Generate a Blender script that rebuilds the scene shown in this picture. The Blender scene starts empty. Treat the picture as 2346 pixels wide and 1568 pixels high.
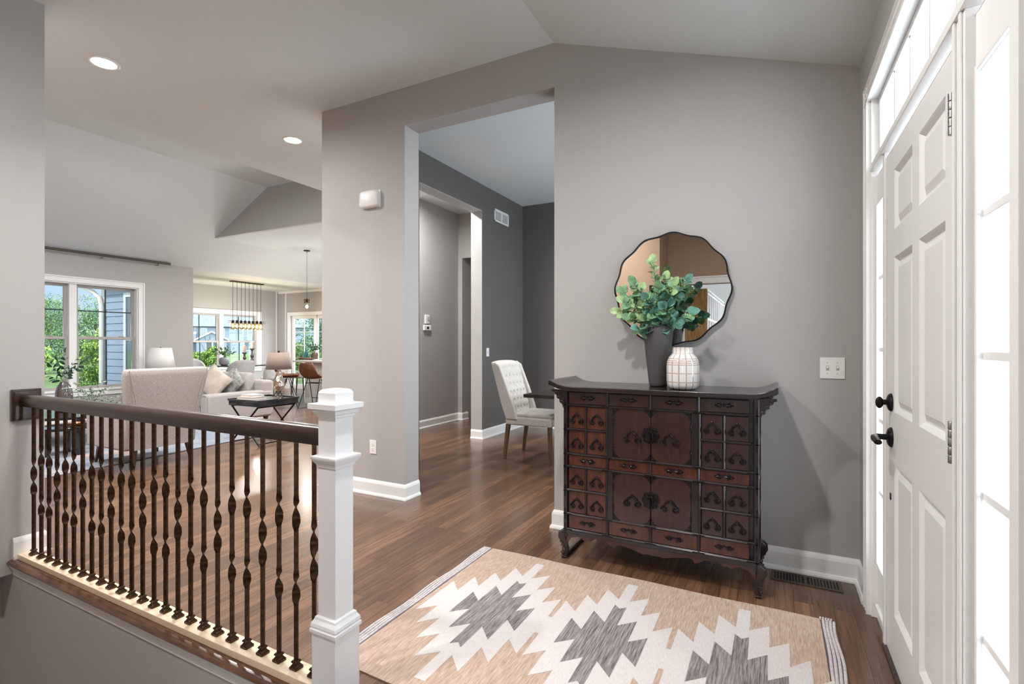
import bpy, bmesh, math, random
from mathutils import Matrix, Vector
random.seed(7)
PI = math.pi
S = bpy.context.scene
COL = S.collection

# ---------------------------------------------------------------- camera, world, exposure
cam_d = bpy.data.cameras.new('camera'); cam = bpy.data.objects.new('camera', cam_d); COL.objects.link(cam)
cam_d.sensor_width = 36.0; cam_d.lens = 36.0 * 1154.0 / 2346.0
cam_d.shift_y = 4.0 / 2346.0; cam_d.clip_start = 0.05; cam_d.clip_end = 400
YAW = math.atan2(602, 1154)
cam.location = (0, 0, 1.27); cam.rotation_euler = (PI / 2, 0, YAW)
S.camera = cam
S.view_settings.view_transform = 'Standard'; S.view_settings.look = 'None'
S.view_settings.exposure = EXPOSURE = 1.08; S.view_settings.gamma = 1; S.view_settings.use_curve_mapping = False
S.cycles.max_bounces = 8; S.cycles.diffuse_bounces = 5; S.cycles.glossy_bounces = 4
S.cycles.transmission_bounces = 8; S.cycles.transparent_max_bounces = 16
S.cycles.sample_clamp_indirect = 6.0; S.cycles.use_denoising = True
S.cycles.caustics_reflective = False; S.cycles.caustics_refractive = False

W = bpy.data.worlds.new('world'); S.world = W; W.use_nodes = True
nt = W.node_tree; nt.nodes.clear()
def N(t, kind, **kw):
    n = t.nodes.new(kind)
    for k, v in kw.items():
        if k in n.inputs: n.inputs[k].default_value = v
        else: setattr(n, k, v)
    return n
tc = N(nt, 'ShaderNodeTexCoord'); sx = N(nt, 'ShaderNodeSeparateXYZ'); nt.links.new(tc.outputs['Generated'], sx.inputs[0])
rz = N(nt, 'ShaderNodeValToRGB'); nt.links.new(sx.outputs['Z'], rz.inputs[0])
cr = rz.color_ramp; cr.elements[0].position = 0.0; cr.elements[0].color = (0.33, 0.42, 0.51, 1)
cr.elements[1].position = 0.45; cr.elements[1].color = (0.10, 0.20, 0.38, 1)
mx = N(nt, 'ShaderNodeMapRange'); nt.links.new(sx.outputs['X'], mx.inputs['Value'])
mx.inputs['From Min'].default_value = -0.1; mx.inputs['From Max'].default_value = 0.45
mixw = N(nt, 'ShaderNodeMix', data_type='RGBA')
nt.links.new(mx.outputs[0], mixw.inputs['Factor']); nt.links.new(rz.outputs[0], mixw.inputs[6])
mixw.inputs[7].default_value = (4.2, 4.5, 4.9, 1)          # bright hazy sky on the street side of the house
bg = N(nt, 'ShaderNodeBackground', Strength=1.0); nt.links.new(mixw.outputs[2], bg.inputs['Color'])
wo = N(nt, 'ShaderNodeOutputWorld'); nt.links.new(bg.outputs[0], wo.inputs[0])

def light(name, kind, loc, energy, color=(1, 1, 1), rot=(0, 0, 0), **kw):
    d = bpy.data.lights.new(name, kind); d.energy = energy; d.color = color
    for k, v in kw.items(): setattr(d, k, v)
    o = bpy.data.objects.new(name, d); COL.objects.link(o); o.location = loc; o.rotation_euler = rot
    return o
def aim(o, d): o.rotation_euler = Vector(d).to_track_quat('-Z', 'Y').to_euler()
sun = light('sun', 'SUN', (0, -20, 20), 2.0, (1.0, 0.95, 0.86), angle=0.02); aim(sun, (0.10, 0.80, -0.75))

# ---------------------------------------------------------------- materials
MATS = {}
def mat(name, col, rough=0.5, metal=0.0, spec=0.5, bump=None, noise=None, emit=None, coat=0, trans=0, ior=1.45, alpha=1, sheen=0):
    if name in MATS: return MATS[name]
    m = bpy.data.materials.new(name); m.use_nodes = True; t = m.node_tree; b = t.nodes['Principled BSDF']
    b.inputs['Base Color'].default_value = (*col, 1); b.inputs['Roughness'].default_value = rough
    b.inputs['Metallic'].default_value = metal; b.inputs['Specular IOR Level'].default_value = spec
    b.inputs['Coat Weight'].default_value = coat; b.inputs['Coat Roughness'].default_value = 0.08
    b.inputs['Transmission Weight'].default_value = trans; b.inputs['IOR'].default_value = ior
    b.inputs['Alpha'].default_value = alpha; b.inputs['Sheen Weight'].default_value = sheen
    if emit: b.inputs['Emission Color'].default_value = (*emit[0], 1); b.inputs['Emission Strength'].default_value = emit[1]
    if bump or noise: tcn = N(t, 'ShaderNodeTexCoord')
    if noise:      # (scale, amount, stretch xyz)
        mp = N(t, 'ShaderNodeMapping'); mp.inputs['Scale'].default_value = noise[2] if len(noise) > 2 else (1, 1, 1)
        nz = N(t, 'ShaderNodeTexNoise', Scale=noise[0], Detail=5.0); t.links.new(tcn.outputs['Object'], mp.inputs[0]); t.links.new(mp.outputs[0], nz.inputs[0])
        r = N(t, 'ShaderNodeValToRGB'); a = noise[1]
        r.color_ramp.elements[0].position = 0.3; r.color_ramp.elements[1].position = 0.7
        r.color_ramp.elements[0].color = (*[c * (1 - a) for c in col], 1); r.color_ramp.elements[1].color = (*[min(1, c * (1 + a)) for c in col], 1)
        t.links.new(nz.outputs['Fac'], r.inputs[0]); t.links.new(r.outputs[0], b.inputs['Base Color'])
    if bump:       # (scale, strength, distance)
        nz2 = N(t, 'ShaderNodeTexNoise', Scale=bump[0], Detail=2.0); t.links.new(tcn.outputs['Object'], nz2.inputs[0])
        bp = N(t, 'ShaderNodeBump', Strength=bump[1], Distance=bump[2]); t.links.new(nz2.outputs['Fac'], bp.inputs['Height']); t.links.new(bp.outputs[0], b.inputs['Normal'])
    MATS[name] = m
    return m
OP = (160, 0.30, 0.004)
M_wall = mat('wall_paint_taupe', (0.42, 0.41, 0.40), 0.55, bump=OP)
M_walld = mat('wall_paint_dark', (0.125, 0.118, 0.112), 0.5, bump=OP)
M_wallt = mat('wall_paint_tan', (0.36, 0.25, 0.175), 0.6, bump=OP)
M_ceil = mat('ceiling_paint', (0.70, 0.738, 0.738), 0.7, bump=(120, 0.25, 0.004))
M_trim = mat('trim_white', (0.80, 0.80, 0.79), 0.3)
M_door = mat('door_white', (0.74, 0.735, 0.725), 0.35)
M_black = mat('black_metal', (0.012, 0.011, 0.011), 0.35, 0.6)
M_bronze = mat('bronze_metal', (0.06, 0.032, 0.018), 0.34, 0.75, noise=(60, 0.5))
M_nickel = mat('nickel_hinge', (0.30, 0.29, 0.28), 0.35, 1.0, noise=(80, 0.3))
M_rail = mat('rail_wood', (0.032, 0.016, 0.011), 0.28, coat=0.2, noise=(6, 0.5, (1, 12, 12)))
M_nose = mat('nosing_wood', (0.10, 0.045, 0.024), 0.25, coat=0.3, noise=(5, 0.5, (1, 14, 14)))
M_curb = mat('curb_warm_light', (0.78, 0.62, 0.45), 0.3, noise=(4, 0.08, (1, 10, 10)))  # white curb; the warm light on it is put into this colour
M_plate = mat('white_plastic', (0.82, 0.82, 0.80), 0.35)
M_dark = mat('dark_gap', (0.01, 0.01, 0.01), 0.8)

def wood_floor():
    m = bpy.data.materials.new('floor_planks'); m.use_nodes = True; t = m.node_tree; b = t.nodes['Principled BSDF']; L = t.links.new
    tcn = N(t, 'ShaderNodeTexCoord'); mp = N(t, 'ShaderNodeMapping'); mp.inputs['Rotation'].default_value = (0, 0, PI / 2)
    L(tcn.outputs['Object'], mp.inputs[0])
    br = N(t, 'ShaderNodeTexBrick'); br.offset = 0.37; br.offset_frequency = 2; br.squash = 1
    for k, v in dict(Scale=1.0, **{'Brick Width': 0.95, 'Row Height': 0.083, 'Mortar Size': 0.0009, 'Mortar Smooth': 0.2, 'Bias': 0.0}).items(): br.inputs[k].default_value = v
    br.inputs['Color1'].default_value = (0, 0, 0, 1); br.inputs['Color2'].default_value = (1, 1, 1, 1); br.inputs['Mortar'].default_value = (0.5, 0.5, 0.5, 1)
    L(mp.outputs[0], br.inputs[0])
    mp2 = N(t, 'ShaderNodeMapping'); mp2.inputs['Scale'].default_value = (30, 1.6, 1); L(tcn.outputs['Object'], mp2.inputs[0])
    # shift the grain from plank to plank
    ad = N(t, 'ShaderNodeVectorMath', operation='MULTIPLY_ADD'); L(br.outputs['Color'], ad.inputs[0]); ad.inputs[1].default_value = (7, 13, 3); L(mp2.outputs[0], ad.inputs[2])
    nz = N(t, 'ShaderNodeTexNoise', Scale=1.6, Detail=7.0, Roughness=0.65, Distortion=0.8); L(ad.outputs[0], nz.inputs[0])
    r = N(t, 'ShaderNodeValToRGB'); e = r.color_ramp.elements
    e[0].position = 0.28; e[0].color = (0.078, 0.036, 0.020, 1); e[1].position = 0.74; e[1].color = (0.195, 0.102, 0.058, 1)
    mid = r.color_ramp.elements.new(0.5); mid.color = (0.130, 0.065, 0.037, 1)
    L(nz.outputs['Fac'], r.inputs[0])
    hs = N(t, 'ShaderNodeHueSaturation'); mr = N(t, 'ShaderNodeMapRange'); mr.inputs['To Min'].default_value = 0.68; mr.inputs['To Max'].default_value = 1.28
    L(br.outputs['Color'], mr.inputs['Value']); L(mr.outputs[0], hs.inputs['Value']); L(r.outputs[0], hs.inputs['Color'])
    mxx = N(t, 'ShaderNodeMix', data_type='RGBA'); L(br.outputs['Fac'], mxx.inputs['Factor']); L(hs.outputs[0], mxx.inputs[6]); mxx.inputs[7].default_value = (0.02, 0.01, 0.006, 1)
    L(mxx.outputs[2], b.inputs['Base Color']); b.inputs['Roughness'].default_value = 0.27
    b.inputs['Coat Weight'].default_value = 0.25; b.inputs['Coat Roughness'].default_value = 0.16
    bp = N(t, 'ShaderNodeBump', Strength=0.25, Distance=0.002); sm = N(t, 'ShaderNodeMath', operation='SUBTRACT'); L(nz.outputs['Fac'], sm.inputs[0]); L(br.outputs['Fac'], sm.inputs[1])
    L(sm.outputs[0], bp.inputs['Height']); L(bp.outputs[0], b.inputs['Normal'])
    return m
M_floor = wood_floor()

def weave(name, c1, c2, sx_, sy_, amt=0.5, rough=0.95):
    """woven cloth: fine two-way threads with colour flecks"""
    if name in MATS: return MATS[name]
    m = bpy.data.materials.new(name); m.use_nodes = True; t = m.node_tree; b = t.nodes['Principled BSDF']; L = t.links.new
    tcn = N(t, 'ShaderNodeTexCoord'); mp = N(t, 'ShaderNodeMapping'); mp.inputs['Scale'].default_value = (sx_, sy_, (sx_ + sy_) / 2); L(tcn.outputs['Object'], mp.inputs[0])
    nz = N(t, 'ShaderNodeTexNoise', Scale=1.0, Detail=3.0, Roughness=0.7); L(mp.outputs[0], nz.inputs[0])
    r = N(t, 'ShaderNodeValToRGB'); e = r.color_ramp.elements; e[0].position = 0.5 - amt / 4; e[0].color = (*c1, 1); e[1].position = 0.5 + amt / 4; e[1].color = (*c2, 1)
    L(nz.outputs['Fac'], r.inputs[0]); L(r.outputs[0], b.inputs['Base Color']); b.inputs['Roughness'].default_value = rough
    b.inputs['Specular IOR Level'].default_value = 0.15; b.inputs['Sheen Weight'].default_value = 0.2
    bp = N(t, 'ShaderNodeBump', Strength=0.4, Distance=0.002); L(nz.outputs['Fac'], bp.inputs['Height']); L(bp.outputs[0], b.inputs['Normal'])
    MATS[name] = m
    return m

def glass(name='window_glass', tint=(0.96, 0.98, 0.98), refl=0.10):
    if name in MATS: return MATS[name]
    m = bpy.data.materials.new(name); m.use_nodes = True; t = m.node_tree; t.nodes.clear(); L = t.links.new
    tr = N(t, 'ShaderNodeBsdfTransparent', Color=(*tint, 1)); gl = N(t, 'ShaderNodeBsdfGlossy', Roughness=0.02); gl.inputs['Color'].default_value = (1, 1, 1, 1)
    mxs = N(t, 'ShaderNodeMixShader'); fr = N(t, 'ShaderNodeFresnel', IOR=1.45); ml = N(t, 'ShaderNodeMath', operation='MULTIPLY'); ml.inputs[1].default_value = refl * 10
    ge = N(t, 'ShaderNodeNewGeometry'); bf = N(t, 'ShaderNodeMath', operation='SUBTRACT'); bf.inputs[0].default_value = 1.0; L(ge.outputs['Backfacing'], bf.inputs[1]); mb = N(t, 'ShaderNodeMath', operation='MULTIPLY'); L(fr.outputs[0], mb.inputs[0]); L(bf.outputs[0], mb.inputs[1]); L(mb.outputs[0], ml.inputs[0]); L(ml.outputs[0], mxs.inputs[0]); L(tr.outputs[0], mxs.inputs[1]); L(gl.outputs[0], mxs.inputs[2])
    o = N(t, 'ShaderNodeOutputMaterial'); L(mxs.outputs[0], o.inputs[0]); MATS[name] = m
    return m
M_glass = glass()
M_jar = glass('jar_glass', (0.97, 0.96, 0.93), 0.12)

# ---------------------------------------------------------------- mesh builder
class G:
    def __init__(s): s.b = bmesh.new(); s.mi = 0
    def face(s, vs):
        try:
            f = s.b.faces.new(vs); f.material_index = s.mi; return f
        except ValueError: return None
    def v(s, p): return s.b.verts.new(p)
    def box(s, x0, x1, y0, y1, z0, z1):
        if x0 > x1: x0, x1 = x1, x0
        if y0 > y1: y0, y1 = y1, y0
        if z0 > z1: z0, z1 = z1, z0
        v = [s.v(p) for p in ((x0, y0, z0), (x1, y0, z0), (x1, y1, z0), (x0, y1, z0), (x0, y0, z1), (x1, y0, z1), (x1, y1, z1), (x0, y1, z1))]
        for q in ((3, 2, 1, 0), (4, 5, 6, 7), (0, 1, 5, 4), (1, 2, 6, 5), (2, 3, 7, 6), (3, 0, 4, 7)): s.face([v[i] for i in q])
        return s
    def frame(s, axis, lo, hi, a0, a1, z0, z1, w, wt=None, wb=None):
        """rectangular frame without overlapping pieces; axis x: a is y, axis y: a is x"""
        wt = w if wt is None else wt; wb = w if wb is None else wb
        def bx(p0, p1, q0, q1):
            if q1 - q0 < 1e-6 or p1 - p0 < 1e-6: return
            s.box(lo, hi, p0, p1, q0, q1) if axis == 'x' else s.box(p0, p1, lo, hi, q0, q1)
        bx(a0, a0 + w, z0, z1); bx(a1 - w, a1, z0, z1); bx(a0 + w, a1 - w, z1 - wt, z1); bx(a0 + w, a1 - w, z0, z0 + wb)
        return s
    def frustum(s, x0, x1, y0, y1, z0, X0, X1, Y0, Y1, z1):
        v = [s.v(p) for p in ((x0, y0, z0), (x1, y0, z0), (x1, y1, z0), (x0, y1, z0), (X0, Y0, z1), (X1, Y0, z1), (X1, Y1, z1), (X0, Y1, z1))]
        for q in ((3, 2, 1, 0), (4, 5, 6, 7), (0, 1, 5, 4), (1, 2, 6, 5), (2, 3, 7, 6), (3, 0, 4, 7)): s.face([v[i] for i in q])
        return s
    def prism(s, poly, axis, a, b):
        """poly in the plane across the axis (x: (y,z), y: (x,z), z: (x,y)), from a to b"""
        def P(p, t): return {'x': (t, p[0], p[1]), 'y': (p[0], t, p[1]), 'z': (p[0], p[1], t)}[axis]
        A = [s.v(P(p, a)) for p in poly]; B = [s.v(P(p, b)) for p in poly]; n = len(poly)
        s.face(A[::-1]); s.face(B)
        for i in range(n): s.face([A[i], A[(i + 1) % n], B[(i + 1) % n], B[i]])
        return s
    def poly(s, pts): s.face([s.v(p) for p in pts]); return s
    def lathe(s, prof, c=(0, 0, 0), n=32, wob=None, cap=True):
        rings = []
        for r, z in prof:
            ring = []
            for i in range(n):
                a = 2 * PI * i / n; rr = r * (wob(a, z) if wob else 1)
                ring.append(s.v((c[0] + rr * math.cos(a), c[1] + rr * math.sin(a), c[2] + z)))
            rings.append(ring)
        for k in range(len(rings) - 1):
            for i in range(n): s.face([rings[k][i], rings[k][(i + 1) % n], rings[k + 1][(i + 1) % n], rings[k + 1][i]])
        if cap: s.face(rings[0][::-1]); s.face(rings[-1])
        return s
    def tube(s, pts, r, n=8, cap=True, flat=None):
        """r: number or list; flat: squash factor along the second frame axis"""
        pts = [Vector(p) for p in pts]; rings = []; up = None
        for i, p in enumerate(pts):
            d = (pts[min(i + 1, len(pts) - 1)] - pts[max(i - 1, 0)]).normalized()
            if up is None:
                up = Vector((0, 0, 1)) if abs(d.z) < 0.9 else Vector((1, 0, 0))
            a = d.cross(up).normalized(); b = a.cross(d).normalized(); up = b
            rr = r[i] if isinstance(r, (list, tuple)) else r; f = flat or 1
            rings.append([s.v(p + a * rr * math.cos(2 * PI * j / n) + b * rr * f * math.sin(2 * PI * j / n)) for j in range(n)])
        for k in range(len(rings) - 1):
            for j in range(n): s.face([rings[k][j], rings[k][(j + 1) % n], rings[k + 1][(j + 1) % n], rings[k + 1][j]])
        if cap: s.face(rings[0][::-1]); s.face(rings[-1])
        return s
    def sphere(s, c, r, n=12, m=8):
        if not isinstance(r, (list, tuple)): r = (r, r, r)
        top = s.v((c[0], c[1], c[2] + r[2])); bot = s.v((c[0], c[1], c[2] - r[2])); rings = []
        for k in range(1, m):
            t = PI * k / m
            rings.append([s.v((c[0] + r[0] * math.sin(t) * math.cos(2 * PI * i / n), c[1] + r[1] * math.sin(t) * math.sin(2 * PI * i / n), c[2] + r[2] * math.cos(t))) for i in range(n)])
        for i in range(n):
            s.face([top, rings[0][i], rings[0][(i + 1) % n]]); s.face([bot, rings[-1][(i + 1) % n], rings[-1][i]])
        for k in range(len(rings) - 1):
            for i in range(n): s.face([rings[k][i], rings[k + 1][i], rings[k + 1][(i + 1) % n], rings[k][(i + 1) % n]])
        return s
    def sweep(s, prof, path, closed=False):
        """prof: (offset outwards in the horizontal plane, z); path: xy points, mitred; outward = right of travel"""
        n = len(path); rows = []
        for i in range(n):
            p = Vector(path[i])
            d1 = (Vector(path[i]) - Vector(path[i - 1])).normalized() if (i > 0 or closed) else None
            d2 = (Vector(path[(i + 1) % n]) - Vector(path[i])).normalized() if (i < n - 1 or closed) else None
            if d1 is None: d1 = d2
            if d2 is None: d2 = d1
            n1 = Vector((d1.y, -d1.x)); n2 = Vector((d2.y, -d2.x)); m_ = (n1 + n2); m_ = m_ / max(1e-6, m_.dot(n1)) if m_.length > 1e-4 else n1
            rows.append([s.v((p.x + m_.x * o, p.y + m_.y * o, z)) for o, z in prof])
        k = len(prof)
        for i in range(n if closed else n - 1):
            a, b2 = rows[i], rows[(i + 1) % n]
            for j in range(k): s.face([a[j], b2[j], b2[(j + 1) % k], a[(j + 1) % k]])
        if not closed: s.face(rows[0][::-1]); s.face(rows[-1])
        return s
    def xf(s, M): bmesh.ops.transform(s.b, matrix=M, verts=s.b.verts); return s
    def obj(s, name, mats, parent=None, world=False, bevel=0, seg=2, smooth=35, sub=0, solid=0):
        me = bpy.data.meshes.new(name); bmesh.ops.recalc_face_normals(s.b, faces=s.b.faces); s.b.to_mesh(me); s.b.free()
        for m in (mats if isinstance(mats, (list, tuple)) else [mats]): me.materials.append(m)
        if smooth:
            for p in me.polygons: p.use_smooth = True
            me.set_sharp_from_angle(angle=math.radians(smooth))
        o = bpy.data.objects.new(name, me); COL.objects.link(o)
        if parent is not None:
            o.parent = parent
            if world: o.matrix_parent_inverse = mw(parent).inverted()
        if bevel:
            b = o.modifiers.new('bevel', 'BEVEL'); b.width = bevel; b.segments = seg; b.limit_method = 'ANGLE'; b.angle_limit = math.radians(40); b.harden_normals = False
        if solid: q = o.modifiers.new('solid', 'SOLIDIFY'); q.thickness = solid; q.offset = 0
        if sub: q = o.modifiers.new('sub', 'SUBSURF'); q.levels = sub; q.render_levels = sub
        return o
def mw(o):
    M = Matrix.LocRotScale(o.location, o.rotation_euler, o.scale)
    if o.parent: M = mw(o.parent) @ o.matrix_parent_inverse @ M
    return M
def tag(o, label, cat, group=None, kind=None):
    if label: o['label'] = label
    if cat: o['category'] = cat
    if group: o['group'] = group
    if kind: o['kind'] = kind
    return o
def thing(name, label, cat, loc=(0, 0, 0), rz=0, group=None, kind=None):
    o = bpy.data.objects.new(name, None); COL.objects.link(o); o.location = loc; o.rotation_euler = (0, 0, rz); o.empty_display_size = 0.1
    return tag(o, label, cat, group, kind)
def lab(o, text): o['label'] = text; return o
def struct(o): o['kind'] = 'structure'; return o
KIDS = {}
def dup(root, loc=None, rz=None, label=None):
    r = root.copy(); COL.objects.link(r)
    if loc is not None: r.location = loc
    if rz is not None: r.rotation_euler = (0, 0, rz)
    if label: r['label'] = label
    def rec(a, b):
        for ch in [o for o in list(bpy.data.objects) if o.parent == a and o is not b]:
            c = ch.copy(); COL.objects.link(c); c.parent = b; c.matrix_parent_inverse = ch.matrix_parent_inverse.copy(); rec(ch, c)
    rec(root, r)
    return r
# ================================================================ SETTING
# floor: one slab with the stair opening
g = G()
g.box(-13.0, 0.6, 1.30, 10.1, -0.03, 0); g.box(-1.33, 2.2, -5.2, 1.30, -0.03, 0); g.box(-10.3, -4.12, -1.3, 1.30, -0.03, 0)
struct(g.obj('floor', M_floor, smooth=0))
ZF, ZH = 3.35, 3.964
def slopez(x): return 2.727 + (0.44 - x) * 0.3478          # entry vault over the door
g = G()   # entry ceiling: level part, then the slope down to the door wall
g.prism([(-5.46, ZF), (-1.356, ZF), (0.44, slopez(0.44)), (0.6, slopez(0.6)), (0.6, 3.9), (-5.46, 3.9)], 'y', -1.3, 3.40)
g.box(-5.46, -3.62, 3.40, 4.4, ZF, 3.9); g.box(-5.46, -4.72, 4.4, 5.73, ZF, 3.9)
struct(g.obj('ceiling', M_ceil, smooth=0))
g = G()   # living room ceiling: level ridge strip and the long slope down to the window wall
g.prism([(-5.46, ZH), (-7.74, ZH), (-10.148, 2.76), (-10.4, 2.76), (-10.4, 2.95), (-7.80, 4.1), (-5.46, 4.1)], 'y', -1.3, 5.73)
g.prism([(-9.208, 3.23), (-10.148, 2.76), (-10.148, 2.95), (-9.25, 3.4), (-9.208, 3.4)], 'y', 5.73, 9.9)
struct(g.obj('ceiling', M_ceil, smooth=0))
struct(G().box(-9.208, -4.72, 5.80, 9.9, 3.23, 3.4).obj('ceiling', M_ceil, smooth=0))                      # kitchen
struct(G().box(-13.0, -10.148, 5.73, 9.9, 2.76, 2.95).obj('ceiling', M_ceil, smooth=0))                   # dining nook
struct(G().prism([(-9.208, 3.23), (-7.74, ZH), (-5.46, ZH), (-5.46, ZF), (-4.72, ZF), (-4.72, 3.23)], 'y', 5.731, 5.80).obj('wall_gable', M_wall, smooth=0))
struct(G().box(-3.62, 0.6, 3.40, 7.1, 3.39, 3.5).obj('ceiling', M_ceil, smooth=0))                       # dining room
struct(G().box(-4.72, -3.62, 4.4, 8.4, 3.43, 3.55).obj('ceiling', M_ceil, smooth=0))                      # hall

# north wall (gable end behind the chest), with the tall opening
g = G()
g.box(-3.605, -2.661, 3.22, 3.40, 0, ZF)
g.box(-2.661, -1.350, 3.22, 3.40, 3.043, ZF)
g.prism([(-1.350, 0), (0.6, 0), (0.6, slopez(0.6)), (0.44, slopez(0.44)), (-1.356 + 0.006, ZF)], 'y', 3.22, 3.40)
struct(g.obj('wall_north', M_wall, smooth=0))
# stair side wall, ends just past the handrail
g = G(); g.box(-4.12, -3.975, -1.0, 1.415, -0.083, ZF)
struct(g.obj('wall_stair', M_wall, smooth=0))
g = G(); g.box(-4.25, -1.33, 1.275, 1.40, -2.8, -0.031); g.box(-4.30, -4.12, -1.0, 1.40, -2.8, -0.084); g.box(-1.33, -1.20, -1.2, 1.275, -2.8, -0.0305)
struct(g.obj('wall_stairwell', M_wall, smooth=0))
g = G(); g.box(-4.3, -1.2, -1.2, 1.3, -2.9, -2.8); struct(g.obj('floor', mat('stair_floor', (0.12, 0.08, 0.06), 0.5), smooth=0))
# south side, behind the camera
g = G(); g.box(-10.3, -4.0, -1.15, -1.0, -0.03, 4.1); g.box(-4.0, -1.47, -1.15, -1.0, -2.9, ZF); g.box(-1.47, -1.30, -1.15, -1.0, 0, ZF); g.box(-1.30, 0.6, -1.15, -1.0, 2.10, ZF); g.box(0.15, 0.6, -1.15, -1.0, 0, 2.10)
struct(g.obj('wall_south', M_wallt, smooth=0))
struct(G().box(-1.47, -1.35, -1.0, -0.42, -0.03, ZF).obj('wall_return', M_wallt, smooth=0))
# east wall (door wall)
XE = 0.40
g = G()
g.box(XE, 0.58, 2.90, 3.25, 0, 3.0); g.box(XE, 0.58, 1.10, 2.90, 2.44, 3.0); g.box(XE, 0.58, -1.0, 1.10, 0, 3.0)
struct(g.obj('wall_east', M_wall, smooth=0))
# dining room walls (darker paint)
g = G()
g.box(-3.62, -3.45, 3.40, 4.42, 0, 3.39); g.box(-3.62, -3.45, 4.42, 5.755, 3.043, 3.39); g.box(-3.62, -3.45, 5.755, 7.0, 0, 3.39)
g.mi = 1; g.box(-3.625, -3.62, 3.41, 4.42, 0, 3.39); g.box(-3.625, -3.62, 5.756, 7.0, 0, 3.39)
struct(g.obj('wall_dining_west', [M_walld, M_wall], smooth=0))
struct(G().box(-3.62, -3.4505, 5.748, 5.756, 0, 3.043).obj('trim_1', M_wall, smooth=0))
struct(G().box(-3.62, -3.4505, 4.42, 5.748, 3.035, 3.0435).obj('trim_2', M_wall, smooth=0))
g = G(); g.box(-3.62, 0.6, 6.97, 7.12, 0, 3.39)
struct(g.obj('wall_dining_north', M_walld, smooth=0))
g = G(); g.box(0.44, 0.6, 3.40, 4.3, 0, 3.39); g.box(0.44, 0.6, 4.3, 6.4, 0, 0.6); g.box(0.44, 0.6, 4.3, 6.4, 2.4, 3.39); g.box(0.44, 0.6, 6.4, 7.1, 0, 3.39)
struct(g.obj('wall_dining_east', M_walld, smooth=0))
# hall beyond the dining room
g = G(); g.box(-4.85, -4.68, 5.1, 7.2, 0, 3.43); struct(g.obj('wall_hall_west', M_wall, smooth=0))
g = G(); g.box(-4.68, -4.60, 7.03, 7.2, 0, 3.43); g.box(-4.60, -3.62, 7.03, 7.2, 2.69, 3.43); struct(g.obj('wall_hall_north', M_wall, smooth=0))
g = G(); g.box(-4.85, -4.75, 7.2, 8.4, 0, 3.43); g.box(-4.85, -3.4, 8.3, 8.4, 0, 3.43); g.box(-3.62, -3.5, 7.12, 8.3, 0, 3.43); struct(g.obj('wall_hall_end', M_wall, smooth=0))
# living room west wall with the big window, stops where the dining nook opens
XW = -10.148
W1 = (3.04, 4.92, 0.50, 2.27)        # y0,y1,z0,z1 of the seen window; a second unseen pair further left is added for daylight
W1b = (-0.3, 1.58, 0.50, 2.27)
g = G()
g.box(XW - 0.16, XW, -1.0, W1b[0], 0, 2.9)
g.box(XW - 0.16, XW, W1b[0], W1b[1], 0, 0.5); g.box(XW - 0.16, XW, W1b[0], W1b[1], 2.27, 2.9)
g.box(XW - 0.16, XW, W1b[1], W1[0], 0, 2.9); g.box(XW - 0.16, XW, W1[1], 5.886, 0, 2.9)
g.box(XW - 0.16, XW, W1[0], W1[1], 0, W1[2]); g.box(XW - 0.16, XW, W1[0], W1[1], W1[3], 2.9)
struct(g.obj('wall_west', M_wall, smooth=0))
# nook walls
XN = -12.65
W2 = (7.05, 9.08, 0.62, 2.06)
g = G()
g.box(XN - 0.15, XN, 5.55, W2[0], 0, 2.9); g.box(XN - 0.15, XN, W2[1], 9.9, 0, 2.9); g.box(XN - 0.15, XN, W2[0], W2[1], 0, W2[2]); g.box(XN - 0.15, XN, W2[0], W2[1], W2[3], 2.9)
struct(g.obj('wall_nook_west', M_wall, smooth=0))
M_siding = mat('blue_siding', (0.17, 0.22, 0.29), 0.7)
g = G(); g.box(XN, XW - 0.16, 5.72, 5.886, 0, 2.9); struct(g.obj('wall_nook_south', M_wall, smooth=0))
g = G()
YN = 9.75
S3 = (-12.16, -10.3, 2.06)            # sliding glass door
g.box(XN, S3[0], YN, YN + 0.15, 0, 3.3); g.box(S3[0], S3[1], YN, YN + 0.15, S3[2], 3.3); g.box(S3[1], -3.4, YN, YN + 0.15, 0, 3.3)
struct(g.obj('wall_kitchen_north', M_wall, smooth=0))
struct(G().box(-4.80, -4.6, 7.2, 9.75, 0, 3.3).obj('wall_kitchen_east', M_wall, smooth=0))
# office behind the camera, seen in the mirror
M_white = mat('office_white', (0.75, 0.76, 0.74), 0.6)
g = G(); g.box(-1.6, -1.47, -5.2, -1.15, 0, 2.9); g.box(2.1, 2.2, -5.2, -1.15, 0, 2.9); g.box(-1.6, -0.55, -5.2, -5.1, 0, 2.9); g.box(-0.55, 1.6, -5.2, -5.1, 0, 0.8); g.box(-0.55, 1.6, -5.2, -5.1, 2.1, 2.9); g.box(1.6, 2.2, -5.2, -5.1, 0, 2.9)
g.box(-1.6, 2.2, -5.2, -1.15, 2.75, 2.9)
struct(g.obj('wall_office', M_white, smooth=0))

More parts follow.
